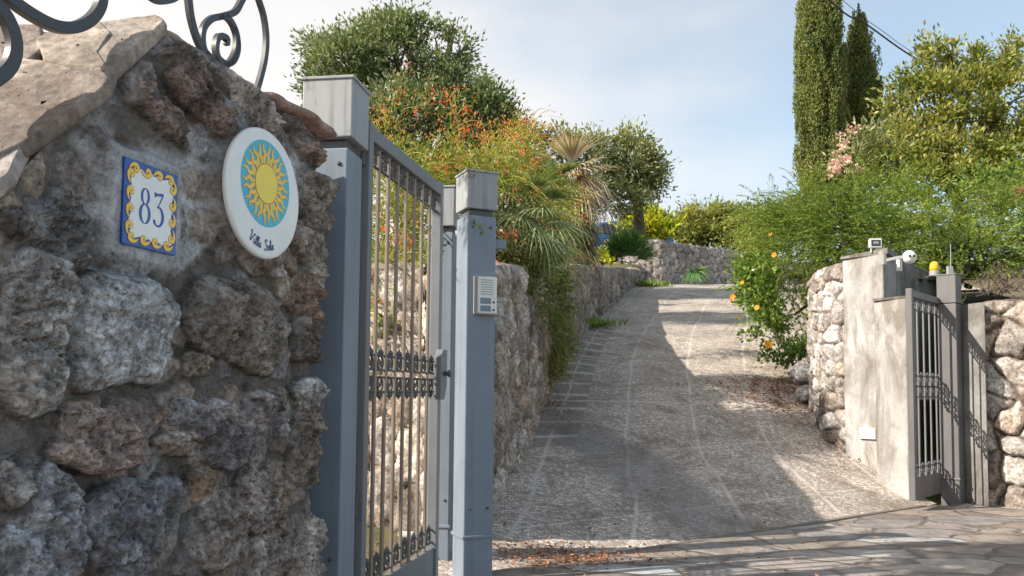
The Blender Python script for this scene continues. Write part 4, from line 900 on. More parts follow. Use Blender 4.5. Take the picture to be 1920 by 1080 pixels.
limbs('trunk', (-3.1, 2.9, -1.0), el, M['bark'], t, .10, 77); crown('crown', el, LM['olive'], t, 78, dens=120, per=60, rc=.14, ln=.06, wd=.02, hole=1.0)
# olive trees further back
t = thing('olive_tree', 'feathery silver green olive tree against the sky above the yellow shrub', 'tree')
el = [E(1186, 300, 21, 44, 58), E(1140, 320, 21, 42, 52), E(1216, 330, 21, 24, 46), E(1165, 370, 20.6, 60, 34), E(1170, 256, 21.2, 22, 18), E(1205, 268, 21, 16, 14), E(1228, 310, 21, 18, 22), E(1120, 270, 21, 30, 26), E(1232, 340, 21, 16, 30)]
limbs('trunk', P(1198, 440, 21.5), el, M['bark'], t, .18, 5); crown('crown', el, LM['olive'], t, 13, dens=34, per=50, rc=.28, ln=.13, wd=.045, hole=.70, fr=1.0)
t = thing('olive_tree', 'lower olive tree peeping out behind the dead palm fronds', 'tree')
el = [E(1050, 275, 19, 44, 36), E(1105, 285, 19, 30, 40), E(1010, 275, 18.6, 30, 34), E(1080, 350, 19, 55, 45)]
limbs('trunk', P(1070, 470, 19), el, M['bark'], t, .15, 6); crown('crown', el, LM['olive'], t, 14, dens=36, per=46, rc=.26, ln=.12, wd=.04, hole=.70, fr=1.0)
# shrubs above the far wall
def shrub(name, label, el, m, base, seed, group=None, **k):
    t = thing(name, label, 'shrub', group); limbs('branches', base, el, M['bark'], t, .05, seed, 3); crown('foliage', el, m, t, seed, **k); return t
shrub('yellow_shrub', 'bright yellow green shrub beside the blue car above the far wall', [E(1200, 420, 26.5, 42, 26), E(1240, 425, 26.5, 34, 24), E(1222, 404, 26.6, 34, 14)], LM['yel'], P(1205, 455, 26.5), 21, dens=32, per=38, rc=.3, ln=.22, wd=.07, upw=.9)
shrub('round_shrub', 'rounded olive green shrub in the middle of the far wall top', [E(1320, 415, 28.5, 50, 46), E(1360, 425, 28.5, 42, 38), E(1290, 430, 28.3, 34, 32)], LM['shrub'], P(1325, 470, 28.5), 22, dens=30, per=44, rc=.34, ln=.15, wd=.06)
shrub('low_shrub', 'lower spreading shrub over the far wall end near the juniper', [E(1405, 430, 28, 48, 36), E(1450, 425, 28.5, 46, 34), E(1400, 462, 27.6, 60, 16)], LM['shrub'], P(1410, 480, 28), 23, dens=30, per=44, rc=.34, ln=.15, wd=.06)
shrub('hedge', 'clipped dark hedge far behind the shrubs on the skyline', [E(1300, 425, 34, 60, 22), E(1400, 420, 34, 70, 26), E(1480, 412, 34, 60, 26), E(1230, 432, 34, 50, 16)], LM['oak'], P(1350, 450, 34), 24, dens=24, per=36, rc=.4, ln=.2, wd=.09)
shrub('leafy_shrub', 'yellow leaved plant at the foot of the shaggy palm on the dark wall', [E(1122, 474, 17.6, 10, 12), E(1136, 486, 17.6, 10, 9)], LM['yel'], P(1126, 498, 17.6), 25, dens=60, per=20, rc=.14, ln=.10, wd=.05)

# cypresses
def cypress(label, u, v0, v1, y, ru, seed, pr=((0, .1, .35, .7, .88, 1), (.85, 1, 1, .88, .66, .10)), lean=0, npl=420):
    t = thing('cypress_tree', label, 'tree', 'cypresses beside the driveway'); rng = np.random.default_rng(seed)
    top, bot = P(u + lean, v0, y), P(u, v1, y); rad = ru * y / F; hgt = top.z - bot.z
    b = MB(); b.tube([(bot.x, bot.y, bot.z - 2.2), (bot.x, bot.y, bot.z), ((top.x + bot.x) / 2, bot.y, (top.z + bot.z) / 2), (top.x, bot.y, top.z - .3)], [.16, .14, .09, .02], 8); b.build('trunk', M['bark'], t)
    f = rng.random(npl); a = rng.random(npl) * 2 * PI; rr = rad * np.interp(f, *pr); r = rr * (.66 + .38 * rng.random(npl)) - .05; r = np.maximum(r, .02) + np.where(rng.random(npl) < .14, .10 * rad * rng.random(npl) * 1.6, 0)
    c = np.stack([bot.x + (top.x - bot.x) * f + r * np.cos(a), bot.y + r * np.sin(a), bot.z + hgt * f * .97], 1)
    L_ = .36 + .5 * rng.random(npl); W_ = .055 + .085 * rng.random(npl); out = np.stack([np.cos(a), np.sin(a), 0 * a], 1)
    per = 240; k = rng.random((npl, per)); g_ = rng.normal(size=(npl, per, 3)); g_ /= np.linalg.norm(g_, axis=2)[..., None]
    env = np.sin(np.clip(k * 1.05, 0, 1) ** .8 * PI * .96) * .9 + .12
    pos = c[:, None] + np.array((0, 0, 1.0)) * ((k - .45) * L_[:, None])[..., None] + out[:, None] * (.10 * k)[..., None] + g_ * np.array((1, 1, .4)) * (W_[:, None] * env)[..., None]
    n = npl * 60; fz = rng.random(n); an = rng.random(n) * 2 * PI; ri = rad * np.interp(fz, *pr) * (.35 + .4 * rng.random(n))
    core = np.stack([bot.x + (top.x - bot.x) * fz + ri * np.cos(an), bot.y + ri * np.sin(an), bot.z + hgt * fz * .97], 1)
    cc = np.concatenate([pos.reshape(-1, 3), core]); oo = np.concatenate([g_.reshape(-1, 3), unit(core - np.array((bot.x, bot.y, 0)) * np.array((1, 1, 0)))])
    ax = oo * .55 + np.array((0, 0, 1.0)) + rng.normal(size=cc.shape) * .3
    leaf_mesh('crown', cc, ax, .05 * (.6 + .8 * rng.random(len(cc))), .022, LM['cypress'], t, rng); return t
cypress('tallest dense cypress column cut off by the sky edge', 1537, -110, 350, 15.5, 41, 31, npl=470)
cy2 = cypress('shorter ragged cypress leaning against the tall one with bare twigs at its tip', 1610, 40, 350, 16.2, 42, 32, pr=((0, .3, .6, .8, .93, 1), (1.1, 1, .78, .5, .24, .04)), lean=0, npl=260)
tw = MB()
for (u, v, u2, v2) in ((1622, 60, 1627, 40), (1622, 75, 1638, 60), (1626, 95, 1642, 93), (1628, 125, 1648, 108), (1600, 70, 1604, 46)):
    a, b_ = P(u - 10, v + 30, 16.0), P(u2, v2, 16.0); tw.tube([a, a.lerp(b_, .5) + Vector((0, 0, -.04)), b_], [.02, .014, .006], 5)
tw.build('bare_twigs', M['bark'], cy2)

# broad-leaved tree on the right, with upright shoots
t = thing('bay_tree', 'loose bushy tree with upright yellow green shoots filling the upper right', 'tree')
el = [E(1740, 200, 13.2, 70, 70), E(1810, 190, 13.2, 60, 80), E(1890, 190, 13, 50, 85), E(1700, 260, 13, 60, 60), E(1790, 290, 12.8, 90, 50), E(1880, 290, 12.8, 60, 50), E(1960, 210, 13, 60, 90), E(1680, 300, 12.6, 60, 40), E(1760, 340, 12.4, 110, 40), E(1900, 340, 12.4, 80, 40),
      E(1742, 110, 13.3, 18, 44), E(1786, 100, 13.3, 12, 34), E(1828, 120, 13.3, 18, 40), E(1852, 130, 13.2, 16, 26), E(1882, 110, 13.1, 16, 38), E(1903, 90, 13.1, 12, 32), E(1700, 150, 13.2, 24, 26), E(1668, 190, 13.2, 20, 20), E(1760, 85, 13.3, 8, 20)]
limbs('trunk', P(1800, 520, 13), el, M['bark'], t, .13, 8, 4); crown('crown', el, LM['laurel'], t, 17, dens=120, per=30, rc=.17, ln=.085, wd=.036, hole=.84, fr=1.9, upw=.6)
t = thing('oleander', 'pale pink flowering oleander at the foot of the shorter cypress', 'shrub')
el = [E(1590, 300, 12.6, 40, 40), E(1620, 270, 12.8, 34, 44), E(1650, 300, 12.6, 40, 40), E(1570, 320, 12.4, 26, 22)]
limbs('branches', P(1610, 380, 12.6), el, M['bark'], t, .04, 9); crown('foliage', el, LM['olive'], t, 18, dens=55, per=24, rc=.18, ln=.12, wd=.026)
el = [E(1570, 290, 12.3, 12, 20), E(1600, 240, 12.4, 12, 10), E(1560, 320, 12.2, 14, 10), E(1585, 262, 12.3, 14, 12), E(1604, 318, 12.1, 10, 5), E(1575, 310, 12.2, 22, 16)]
for i_, e_ in enumerate(el): crown('flower_cluster', [e_], LM['pink'], t, 19 + i_, dens=150, per=12, rc=.06, ln=.05, wd=.045, hole=.75)
t = thing('bougainvillea', 'green climber with crimson flowers at the right above the juniper', 'shrub')
el = [E(1880, 350, 11.2, 50, 34), E(1840, 340, 11.4, 40, 24), E(1925, 340, 11.2, 30, 50)]
limbs('branches', P(1880, 430, 11.2), el, M['bark'], t, .03, 10); crown('foliage', el, LM['hib'], t, 20, dens=60, per=22, rc=.15, ln=.075, wd=.04)
for i_, e_ in enumerate([E(1842, 374, 10.7, 7, 4), E(1905, 355, 10.7, 5, 8), E(1884, 292, 10.9, 4, 4), E(1908, 375, 10.7, 6, 5), E(1832, 330, 10.9, 4, 3)]): crown('flower_cluster', [e_], LM['crim'], t, 44 + i_, dens=180, per=10, rc=.05, ln=.04, wd=.035, hole=.7)

# juniper: long feathery sprays arching out of a low mound
def sprays(name, ells, m, parent, seed, dens=55, L_=.42, per=26, nl=.05, nw=.013, upz=.15, fall=.35, toward=(-.5, -.8, 0), shell=.5):
    rng = np.random.default_rng(seed); k = clumps(ells, dens, rng, shell, .7, 1.5, seed); n = len(k)
    d = unit(k[:, 3:] * np.array((1, 1, .5)) + np.array(toward) * .5 + np.array((0, 0, upz)) + rng.normal(size=(n, 3)) * .3)
    ll = L_ * (.5 + .9 * rng.random(n)); f = np.tile(np.linspace(.05, 1, per), n)
    c0 = np.repeat(k[:, :3], per, 0); dd = np.repeat(d, per, 0); l2 = np.repeat(ll, per)
    ang = np.repeat(rng.random(n) * PI, per); side = unit(np.cross(dd, np.array((0, 0, 1.0)) + .001)); up = np.cross(side, dd)
    sgn = np.tile(np.where(np.arange(per) % 2, 1.0, -1.0), n); wd_ = side * np.cos(ang)[:, None] + up * np.sin(ang)[:, None] * .6
    off = .16 * l2 * (1 - f) ** .7 * (f + .25) * (.4 + .9 * rng.random(len(f)))
    c = c0 + dd * (f * l2)[:, None] + wd_ * (sgn * off)[:, None]; c[:, 2] += l2 * (.10 * f - fall * f ** 2.2)
    ax = dd + wd_ * (sgn * .75)[:, None]; ax[:, 2] += .15 - fall * 1.2 * f
    return leaf_mesh(name, c, ax, nl * (.7 + .7 * rng.random(len(c))), nw, m, parent, rng)
t = thing('juniper_bush', 'wide feathery bright green juniper spilling over the gateway walls', 'shrub')
el = [E(1540, 410, 10.8, 90, 50), E(1640, 390, 10.8, 110, 52), E(1760, 410, 10.2, 120, 60), E(1870, 440, 9.8, 90, 60), E(1480, 440, 11.2, 60, 42), E(1600, 440, 9.9, 90, 50), E(1730, 450, 9.6, 90, 40), E(1830, 480, 9.0, 90, 42), E(1960, 450, 9.2, 60, 60),
      E(1470, 520, 10.9, 50, 60), E(1440, 400, 12, 40, 26), E(1490, 590, 10.7, 32, 50), E(1500, 470, 10.6, 60, 50)]
bb = MB(); g = random.Random(9)
for e in el:
    a = Vector(e[0]); b0 = Vector((4.6 + g.uniform(-.5, 1.2), 11 + g.uniform(-1, 1), 1.3)); bb.tube([b0, b0.lerp(a, .5) + Vector((0, 0, .2)), a], [.05, .04, .015], 6)
bb.build('branches', M['bark'], t)
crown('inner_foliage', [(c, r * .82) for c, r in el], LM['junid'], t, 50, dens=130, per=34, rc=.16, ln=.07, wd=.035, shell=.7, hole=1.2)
sprays('inner_sprays', [(c, r * .92) for c, r in el], LM['juniper'], t, 51, dens=220, L_=.34, per=32, nl=.042, nw=.014)
sprays('outer_sprays', el, LM['juniper'], t, 52, dens=330, L_=.50, per=56, nl=.036, nw=.0095, shell=.82)
# dry twigs above the boulder wall
bb = MB()
for i in range(34):
    a = P(g.uniform(1830, 1925), g.uniform(540, 556), 7.5 + g.uniform(0, .4)); b_ = P(g.uniform(1850, 1935), g.uniform(485, 540), 7.4 + g.uniform(0, .5)); bb.tube([a, a.lerp(b_, .5) + Vector((g.uniform(-.08, .08), 0, g.uniform(-.02, .08))), b_], [.006, .004, .002], 4)
tag(bb.build('dry_twigs', M['bark']), 'tangle of bare dry twigs on top of the boulder wall', 'twigs')

# hibiscus with orange flowers at the road edge
t = thing('hibiscus_bush', 'glossy leaved bush with orange flowers leaning out over the driveway edge', 'shrub')
el = [E(1420, 520, 10.4, 40, 36), E(1400, 500, 10.5, 26, 24), E(1440, 600, 10.3, 36, 40), E(1470, 650, 10.2, 44, 36), E(1430, 560, 10.3, 30, 30), E(1500, 660, 10.0, 24, 26), E(1400, 560, 10.5, 16, 14), E(1415, 625, 10.4, 24, 10)]
limbs('branches', P(1490, 690, 10.3), el, M['bark'], t, .022, 12, 5); crown('foliage', el, LM['hib'], t, 61, dens=330, per=16, rc=.11, ln=.058, wd=.038, hole=.85, fr=3)
def hflower(u, v, y, r, seed):
    rng = np.random.default_rng(seed); c = np.array(P(u, v, y)); f = unit(np.array([[-.5, -1, .2]]) + rng.normal(size=(1, 3)) * .3)[0]; a = unit(np.cross(f, [[0, 0, 1]]))[0]; b_ = np.cross(a, f)
    an = np.arange(5) * 2 * PI / 5 + rng.random(); d = np.cos(an)[:, None] * a + np.sin(an)[:, None] * b_
    o = leaf_mesh('flower', c + d * r * .5 + f * r * .15, d + f * .35, r * 1.05, r * .95, LM['hflower'], t, rng, nrm=np.repeat(f[None], 5, 0) + .15 * rng.normal(size=(5, 3)))
    MB().tube([Vector(c), Vector(c + f * r * .8)], [r * .08, r * .05], 6).build('stamen', M['oran'], o)
for i, (u, v, r) in enumerate(((1441, 646, .062), (1374, 556, .040), (1419, 577, .038), (1452, 478, .040), (1383, 594, .022), (1392, 530, .03), (1445, 440, .03), (1372, 563, .028))): hflower(u, v, 9.95 if u < 1445 or v > 600 else 10.1, r, 70 + i)
# rocks at the foot of the curved wall
for i, (u, v, r, lb) in enumerate(((1508, 700, .17, 'larger grey rock under the hibiscus at the foot of the curved wall'), (1512, 738, .12, 'smaller grey rock in front of the curved wall base'))):
    p = P(u, v, 9.75 - i * .2); n1, n2_ = 40, 28; a, b_ = np.meshgrid(np.linspace(0, 2 * PI, n1), np.linspace(0, PI, n2_), indexing='ij')
    d = np.stack([np.sin(b_) * np.cos(a), np.sin(b_) * np.sin(a), np.cos(b_)], -1); rr = r * (1 + .25 * fbm(d[..., 0] * 2, d[..., 1] * 2, d[..., 2] * 2, 80 + i, 4)) + .01 * fbm(d[..., 0] * 9, d[..., 1] * 9, d[..., 2] * 9, 83, 4)
    tag(mesh_np('rock', (np.array(p) + d * rr[..., None] * np.array((1, 1, .8))).reshape(-1, 3), grid_faces(n1, n2_), M['far_stone'], None, True, np.full((n1 * n2_, 3), .36)), lb, 'rock')

# coral plant (red and orange flowers on wiry weeping stems)
def weeping(name, ells, m, parent, seed, dens, L_=.5, seg=6, wd=.008, fall=1.0, up=.5, toward=(.25, -.5, 0), shell=.3, tuft=5):
    rng = np.random.default_rng(seed); k = clumps(ells, dens, rng, shell, .8, 1.5, seed); n0 = len(k); k = np.repeat(k, tuft, 0); n = len(k)
    k[:, :3] += rng.normal(size=(n, 3)) * .05
    d = unit(k[:, 3:] * np.array((1, 1, .3)) * .8 + np.array(toward) * .5 + np.array((0, 0, up)) + rng.normal(size=(n, 3)) * .4); ll = L_ * (.4 + rng.random(n))
    f = np.linspace(0, 1, seg + 1)
    pts = k[:, None, :3] + d[:, None, :] * (f[None] * ll[:, None])[..., None]; pts[:, :, 2] -= fall * .62 * ll[:, None] * f[None] ** 2.0
    t_ = np.gradient(pts, axis=1); sd = unit(np.cross(t_.reshape(-1, 3), rng.normal(size=(n, 3)).repeat(seg + 1, 0))).reshape(pts.shape)
    w_ = wd * (1 - .75 * f)[None, :, None]
    V = np.stack([pts - sd * w_ / 2, pts + sd * w_ / 2], 2).reshape(-1, 3); b0 = (np.arange(n) * (seg + 1) * 2)[:, None] + (np.arange(seg) * 2)[None]; b0 = b0.ravel()
    mesh_np(name, V, np.stack([b0, b0 + 1, b0 + 3, b0 + 2], 1), m, parent); return pts, rng
def tips(name, pts, m, parent, rng, frac, per, sz, wz, spread=.03, zmin=-99):
    p = pts[rng.random(len(pts)) < frac]; c = np.repeat(p[:, -1] * .55 + p[:, -2] * .45, per, 0); c = c + rng.normal(size=c.shape) * spread
    ax = rng.normal(size=c.shape) * .5 + np.array((0, 0, -1.0)); leaf_mesh(name, c, ax, sz * (.6 + .8 * rng.random(len(c))), wz, m, parent, rng)['kind'] = 'stuff'
def bushmass(name, ells, m, parent, seed, **k): return crown(name, ells, m, parent, seed, **k)
t = thing('coral_plant', 'great weeping bush with wiry stems and orange red flowers behind the grey posts', 'shrub')
elA = [E(760, 360, 7.0, 80, 60), E(830, 345, 7.6, 80, 50), E(900, 345, 7.8, 80, 50), E(960, 325, 8.4, 55, 45), E(1012, 345, 9.2, 42, 44), E(1050, 395, 11.0, 32, 40), E(745, 450, 6.8, 70, 80), E(790, 540, 6.6, 60, 60), E(735, 520, 5.6, 60, 45), E(792, 500, 5.4, 30, 60), E(715, 590, 5.35, 16, 40), E(985, 262, 8.8, 34, 30)]
elG = [E(780, 310, 8.6, 100, 45), E(900, 320, 8.9, 90, 45), E(960, 320, 8.9, 50, 60)]
elO = [E(735, 222, 7.6, 30, 20), E(765, 188, 7.8, 28, 8), E(852, 212, 7.9, 18, 22), E(720, 240, 7.4, 30, 30), E(955, 262, 8.4, 50, 14), E(845, 250, 7.9, 16, 34)]
elB = [E(960, 380, 7.9, 50, 60), E(955, 470, 7.4, 40, 70), E(1000, 450, 8.2, 60, 90), E(1035, 560, 9.0, 38, 70), E(985, 540, 7.9, 50, 70), E(1048, 640, 9.4, 20, 50), E(1038, 690, 9.1, 20, 30), E(940, 440, 7.4, 36, 90), E(985, 500, 7.6, 46, 60), E(1010, 600, 8.4, 34, 46), E(1020, 450, 9.6, 50, 60), E(1058, 500, 11.2, 30, 46), E(1066, 560, 11.4, 14, 40)]
pa, r1_ = weeping('arching_stems', elA, LM['wiry'], t, 91, 170, L_=.42, wd=.010, fall=.9, up=.35); po_, r2_ = weeping('flowering_stems', elO, LM['wiry'], t, 92, 260, L_=.26, wd=.008, fall=.8, up=.8, tuft=4)
pb, r3_ = weeping('hanging_stems', elB, LM['wiryd'], t, 93, 230, L_=.34, wd=.008, fall=1.3, up=.25, tuft=3)
tips('red_flowers', pa, LM['red'], t, r1_, .08, 4, .030, .010); tips('orange_flowers', pa, LM['orange'], t, r1_, .26, 5, .026, .010, .035)
tips('orange_flowers', po_, LM['orange'], t, r2_, .6, 6, .028, .011, .04); tips('red_flowers', po_, LM['red'], t, r2_, .12, 5, .03, .011)
tips('red_flowers', pb, LM['red'], t, r3_, .07, 4, .030, .010)
crown('small_leaves', [(c, r * .85) for c, r in elA], LM['laurel'], t, 94, dens=210, per=26, rc=.13, ln=.05, wd=.018, hole=.9)
crown('small_leaves', [(c, r * .9) for c, r in elB], LM['wiryd'], t, 95, dens=300, per=40, rc=.12, ln=.055, wd=.018, hole=1.0, droop=.6)
crown('dark_leaves', [(c, r * .75) for c, r in elB], LM['oak'], t, 97, dens=160, per=30, rc=.14, ln=.05, wd=.022, hole=1.2)
crown('inner_leaves', elG, LM['laurel'], t, 96, dens=150, per=30, rc=.15, ln=.05, wd=.022, hole=.9)
limbs('branches', P(900, 560, 8.2), [elA[1], elA[3], elB[0], elB[2], elO[2]], M['bark'], t, .04, 13, 3)
# clusters of scarlet flowers big enough to read
rng = np.random.default_rng(5); cl = []
for (u, v, y) in ((880, 205, 7.5), (838, 183, 7.5), (968, 254, 8), (978, 282, 8), (994, 228, 8.4), (716, 262, 7), (838, 322, 7.3), (785, 210, 7.5), (820, 311, 7.3), (945, 440, 7), (962, 440, 7), (1038, 432, 8), (1096, 402, 8.6), (990, 342, 7.8), (826, 470, 4.75), (838, 492, 4.75), (818, 500, 4.75), (740, 455, 6), (768, 455, 6), (725, 430, 6), (700, 520, 6), (930, 500, 6.6), (942, 560, 6.6), (1005, 300, 8.2), (870, 250, 7.4), (1085, 380, 8.8)):
    c = np.array(P(u, v, y)); k_ = max(.55, y / 8); cl.append(c + rng.normal(size=(14, 3)) * .034 * k_)
for c_ in cl: leaf_mesh('flower_cluster', c_, rng.normal(size=c_.shape) * .7 + np.array((0, 0, -1)), .04, .016, LM['red'], t, rng)
# the sprig that reaches in front of the slim post
mb = MB(); ls = []
for (u, v, u2, v2) in ((838, 400, 826, 505), (838, 400, 905, 432), (870, 420, 800, 470)):
    a, b_ = P(u, v, 5.0), P(u2, v2, 4.12 if u2 > 850 else 4.4); mid = a.lerp(b_, .5) + Vector((0, 0, .05)); mb.tube([a, mid, b_], .003, 5)
    for f in np.linspace(.3, 1, 12): ls.append(a.lerp(mid, f * 2) if f < .5 else mid.lerp(b_, f * 2 - 1))
mb.build('sprig_stems', M['bark'], t); ls = np.repeat(np.array(ls), 2, 0); ls += rng.normal(size=ls.shape) * .010; leaf_mesh('sprig_leaves', ls, rng.normal(size=ls.shape), .034, .014, LM['fan'], t, rng)

# palm with shaggy skirt
def fan(root, name, base, tip, spread, nseg, L_, m, seed, droop, wseg=.022, pet=.35):
    rng = np.random.default_rng(seed); base = np.array(base); tip = np.array(tip); d = unit((tip - base)[None])[0]; a = unit(np.cross(d, rng.normal(size=3) * .3 + np.array((0, 0, 1)))[None])[0]
    up = np.cross(a, d); Vs, Fs = [], []; b = 0; hub = base + (tip - base) * pet
    for i in range(nseg):
        th = (i / (nseg - 1) - .5) * spread; dd = d * math.cos(th) + a * math.sin(th); seg = 6; LL = L_ * (.75 + .3 * math.cos(th)) * rng.uniform(.85, 1.1); sdv = unit(np.cross(dd, up)[None])[0]
        for j in range(seg + 1):
            f = j / seg; p = hub + dd * LL * f; p = p + np.array((0, 0, -droop * LL * f ** 2 * rng.uniform(.9, 1.1))) + up * .004 * (-1) ** i; w_ = wseg * (1.1 - f) * (.5 + min(1, f * 3) * .5)
            Vs += [p - sdv * w_ / 2, p + sdv * w_ / 2]
            if j: Fs.append((b + 2 * j - 2, b + 2 * j - 1, b + 2 * j + 1, b + 2 * j))
        b += 2 * (seg + 1)
    o = mesh_np(name, np.array(Vs), np.array(Fs), m, root); return o
t = thing('fan_palm', 'shaggy fan palm with bleached dead fronds and a brown skirt hanging down its trunk', 'palm')
hd = P(1072, 335, 15.2); ft = P(1082, 492, 15.6); g = random.Random(2)
MB().tube([(ft.x, ft.y, ft.z - .4), ft, ft.lerp(hd, .5), hd], [.22, .22, .19, .15], 12).build('trunk', M['bark'], t)
for i, (u, v, dz) in enumerate(((1040, 300, -.6), (960, 330, -1.0), (985, 395, -1.1), (1025, 425, -1.2), (940, 290, .2), (1000, 360, -1.4), (1060, 270, .4), (1000, 270, 0), (960, 400, -.6))):
    fan(t, 'green_frond', hd, P(u, v, 15.0 + dz), 2.4, 26, 1.15, LM['palm'], 100 + i, .40, .055)
for i, (u, v, dz) in enumerate(((1075, 245, -.2), (1055, 240, .2), (1105, 285, -.7), (1130, 300, -.3), (1120, 335, -.8), (1095, 330, -1.0), (1138, 360, -.4), (1080, 300, -1.0))):
    fan(t, 'dead_frond', hd, P(u, v, 14.9 + dz), 1.5, 20, .95, LM['dead'], 120 + i, .35 + .35 * (v > 320), .062)
for i in range(60):
    z = g.uniform(.02, .95); b0 = hd.lerp(ft, z * .8); an_ = g.uniform(0, 2 * PI); r_ = .30 + .14 * (1 - z); tipp = b0 + Vector((math.cos(an_) * r_, math.sin(an_) * r_, -.30))
    fan(t, 'skirt_frond', b0, tipp, .8, 11, .55, LM['skirt'], 150 + i, .45, .05, .3)
t = thing('fan_palm', 'young palm whose blue green fans poke out of the flowering bush beside the intercom post', 'palm')
hb = P(1000, 410, 8.1); MB().tube([(hb.x - .25, hb.y + .1, hb.z - 1.0), (hb.x - .1, hb.y, hb.z - .3), hb], [.07, .06, .05], 8).build('trunk', M['bark'], t)
for i, (u, v, dz) in enumerate(((930, 350, -.8), (1000, 320, -.7), (1060, 345, -.6), (1060, 420, -1.0), (1010, 440, -1.5), (960, 400, -1.5), (1030, 380, -1.4), (1040, 470, -1.0))):
    fan(t, 'green_frond', hb, P(u, v, 7.9 + dz * .5), 2.3, 22, .46, LM['palm'], 500 + i, .35, .028, .6)
# dark fan shrub on the bend and small agave
t = thing('dwarf_palm', 'dense dark green dwarf palm shrub standing on the corner of the dark wall', 'shrub')
c0 = P(1178, 490, 20.4); g = random.Random(6)
for i in range(64):
    a = g.uniform(0, 2 * PI); el_ = g.uniform(.15, 1.5); L_ = g.uniform(.30, .62); d = Vector((math.cos(a) * math.cos(el_), math.sin(a) * math.cos(el_), math.sin(el_)))
    fan(t, 'frond', c0, c0 + d * L_, 2.0, 15, .52, LM['fan'], 300 + i, .12, .05, .8)
t = thing('agave', 'small drooping strap leaved plant at the foot of the far wall', 'plant'); c0 = P(1303, 520, 25.0); c0.z = Hf(c0.x, c0.y)
for i in range(9): fan(t, 'leaf_blades', c0 + Vector((0, -.1, .35)), c0 + Vector((g.uniform(-.4, .4), -.35, .35 + g.uniform(-.1, .4))), 1.6, 7, .5, LM['fan'], 400 + i, .55, .05, .2)
# weeds along the foot of the left walls
for i, (u, v, y, lb) in enumerate(((1097, 600, 14.4, 'weedy green tuft along the foot of the dark wall nearer the viewer'), (1218, 536, 23.5, 'green tuft at the dark wall corner where the driveway bends'))):
    p = P(u, v, y); p.z = Hf(p.x, p.y); tt_ = thing('weed_tuft', lb, 'weeds', None, p)
    rng = np.random.default_rng(900 + i); n = 500; c = rng.normal(size=(n, 3)) * np.array((.35, .3, .05)) * (1 if i == 0 else 1.2) * .7; c[:, 2] = np.abs(c[:, 2]) + .05
    leaf_mesh('blades', c, rng.normal(size=(n, 3)) * .4 + np.array((0, 0, 1)), .16, .03, LM['hib'], tt_, rng)['kind'] = 'stuff'

# fallen leaves
def litter(label, cu, cv, y, n, sx_, sy_, seed, sz=.05):
    rng = np.random.default_rng(seed); p = P(cu, cv, y); x = p.x + rng.normal(size=n) * sx_; yy = p.y + rng.normal(size=n) * sy_
    z = H(x, yy) + .034; a = rng.random(n) * 2 * PI; ax = np.stack([np.cos(a), np.sin(a), rng.normal(size=n) * .3], 1)
    nr_ = rng.normal(size=(n, 3)) * .35 + np.array((0, 0, 1))
    tag(leaf_mesh('leaf_litter', np.stack([x, yy, z], 1), ax, sz * (.5 + rng.random(n)), sz * .55, LM['litter'], None, rng, nr_), label, 'leaves', kind='stuff')
litter('drift of dry brown leaves on the threshold by the grey intercom post', 1055, 1040, 4.85, 700, .26, .13, 1, .03)
litter('dry leaves scattered across the paving near the threshold', 1150, 1000, 5.3, 130, 1.0, .55, 2, .035)
litter('rusty leaves gathered at the driveway edge below the orange flowered bush', 1455, 705, 9.8, 800, .34, .35, 3, .045)
litter('dry leaves at the foot of the tall plaster pillar', 1520, 780, 9.0, 160, .14, .7, 4, .04)
litter('few dead leaves on the stone flags outside the far gate', 1740, 1000, 6.2, 26, 1.1, .5, 5, .035)
litter('brown leaves under the hanging bush at the left wall foot', 1040, 760, 8.7, 140, .12, .3, 6, .04)

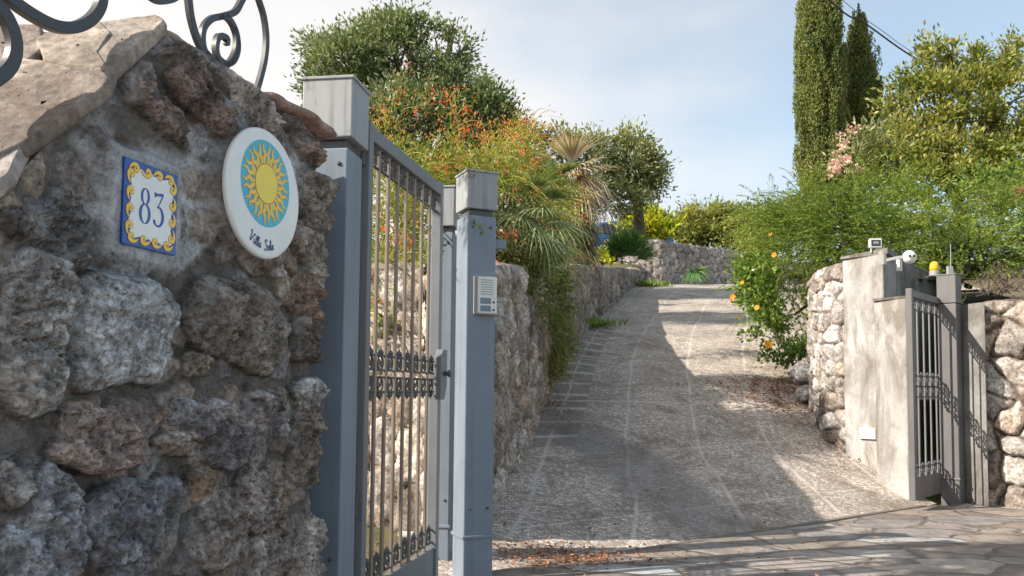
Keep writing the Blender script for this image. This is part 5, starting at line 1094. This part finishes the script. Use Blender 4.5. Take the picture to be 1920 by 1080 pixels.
# blue car on the upper level
car = thing('parked_car', 'small blue car parked behind the yellow shrub above the bend', 'car', None, (3.45, 28.2, 4.24), math.radians(8))
pr = [(-1.9, .30), (-1.95, .62), (-1.85, .85), (-1.2, .95), (-.65, 1.36), (-.2, 1.46), (.75, 1.45), (1.45, 1.18), (1.85, .95), (1.92, .55), (1.88, .30)]
b = MB(); n = len(pr); W2 = .84
ins = lambda z: .0 if z < .96 else .20 * (z - .95) / .5
for sgn in (-1, 1): b.v += [(x, sgn * (W2 - ins(z)), z) for x, z in pr]
b.f += [tuple(range(n - 1, -1, -1)), tuple(range(n, 2 * n))] + [(i, (i + 1) % n, n + (i + 1) % n, n + i) for i in range(n)]
b.build('body', M['blue_car'], car, bevel=.04)
for sgn in (-1, 1):
    MB().add([(x, sgn * (W2 - ins(z) + .012), z) for x, z in ((-.98, .99), (-.55, 1.32), (.08, 1.37), (.08, .99))], [(0, 1, 2, 3)]).build('side_window', M['glass'], car)
    MB().add([(x, sgn * (W2 - ins(z) + .012), z) for x, z in ((.15, .99), (.15, 1.37), (.75, 1.36), (1.25, 1.08))], [(0, 1, 2, 3)]).build('side_window', M['glass'], car)
    for x in (-1.2, 1.2):
        w_ = MB().lathe((x, sgn * .82, .31), [(.31, -.09), (.31, .09)], 24, Matrix.Rotation(PI / 2, 3, 'X')).build('wheel', M['rubber'], car, bevel=.02); MB().lathe((x, sgn * .82 + sgn * .095, .31), [(.2, -.01), (.19, .01)], 16, Matrix.Rotation(PI / 2, 3, 'X')).build('rim', M['grey'], w_)
MB().add([(-1.16, -.72, 1.01), (-1.16, .72, 1.01), (-.70, .62, 1.36), (-.70, -.62, 1.36)], [(0, 1, 2, 3)]).build('windscreen', M['glass'], car); MB().add([(1.55, -.66, 1.17), (1.55, .66, 1.17), (.85, .60, 1.46), (.85, -.60, 1.46)], [(0, 1, 2, 3)]).build('rear_window', M['glass'], car)

# overhead cables
def cable(label, pts, r):
    p = catmull(pts, 8); b = MB(); b.tube([P(u, v, y) for u, v, y in p], r, 6); tag(b.build('overhead_cable', M['dark']), label, 'cable')
cable('thicker black overhead cable running down from the tall cypress', [(1380, -190, 9.5), (1560, 4, 12.5), (1625, 46, 13.2), (1714, 108, 14.0), (1860, 190, 15.5)], .013)
cable('thin overhead wire running above the thicker cable', [(1420, -150, 10.5), (1582, 2, 13), (1660, 62, 14), (1712, 98, 15), (1860, 180, 17)], .005)
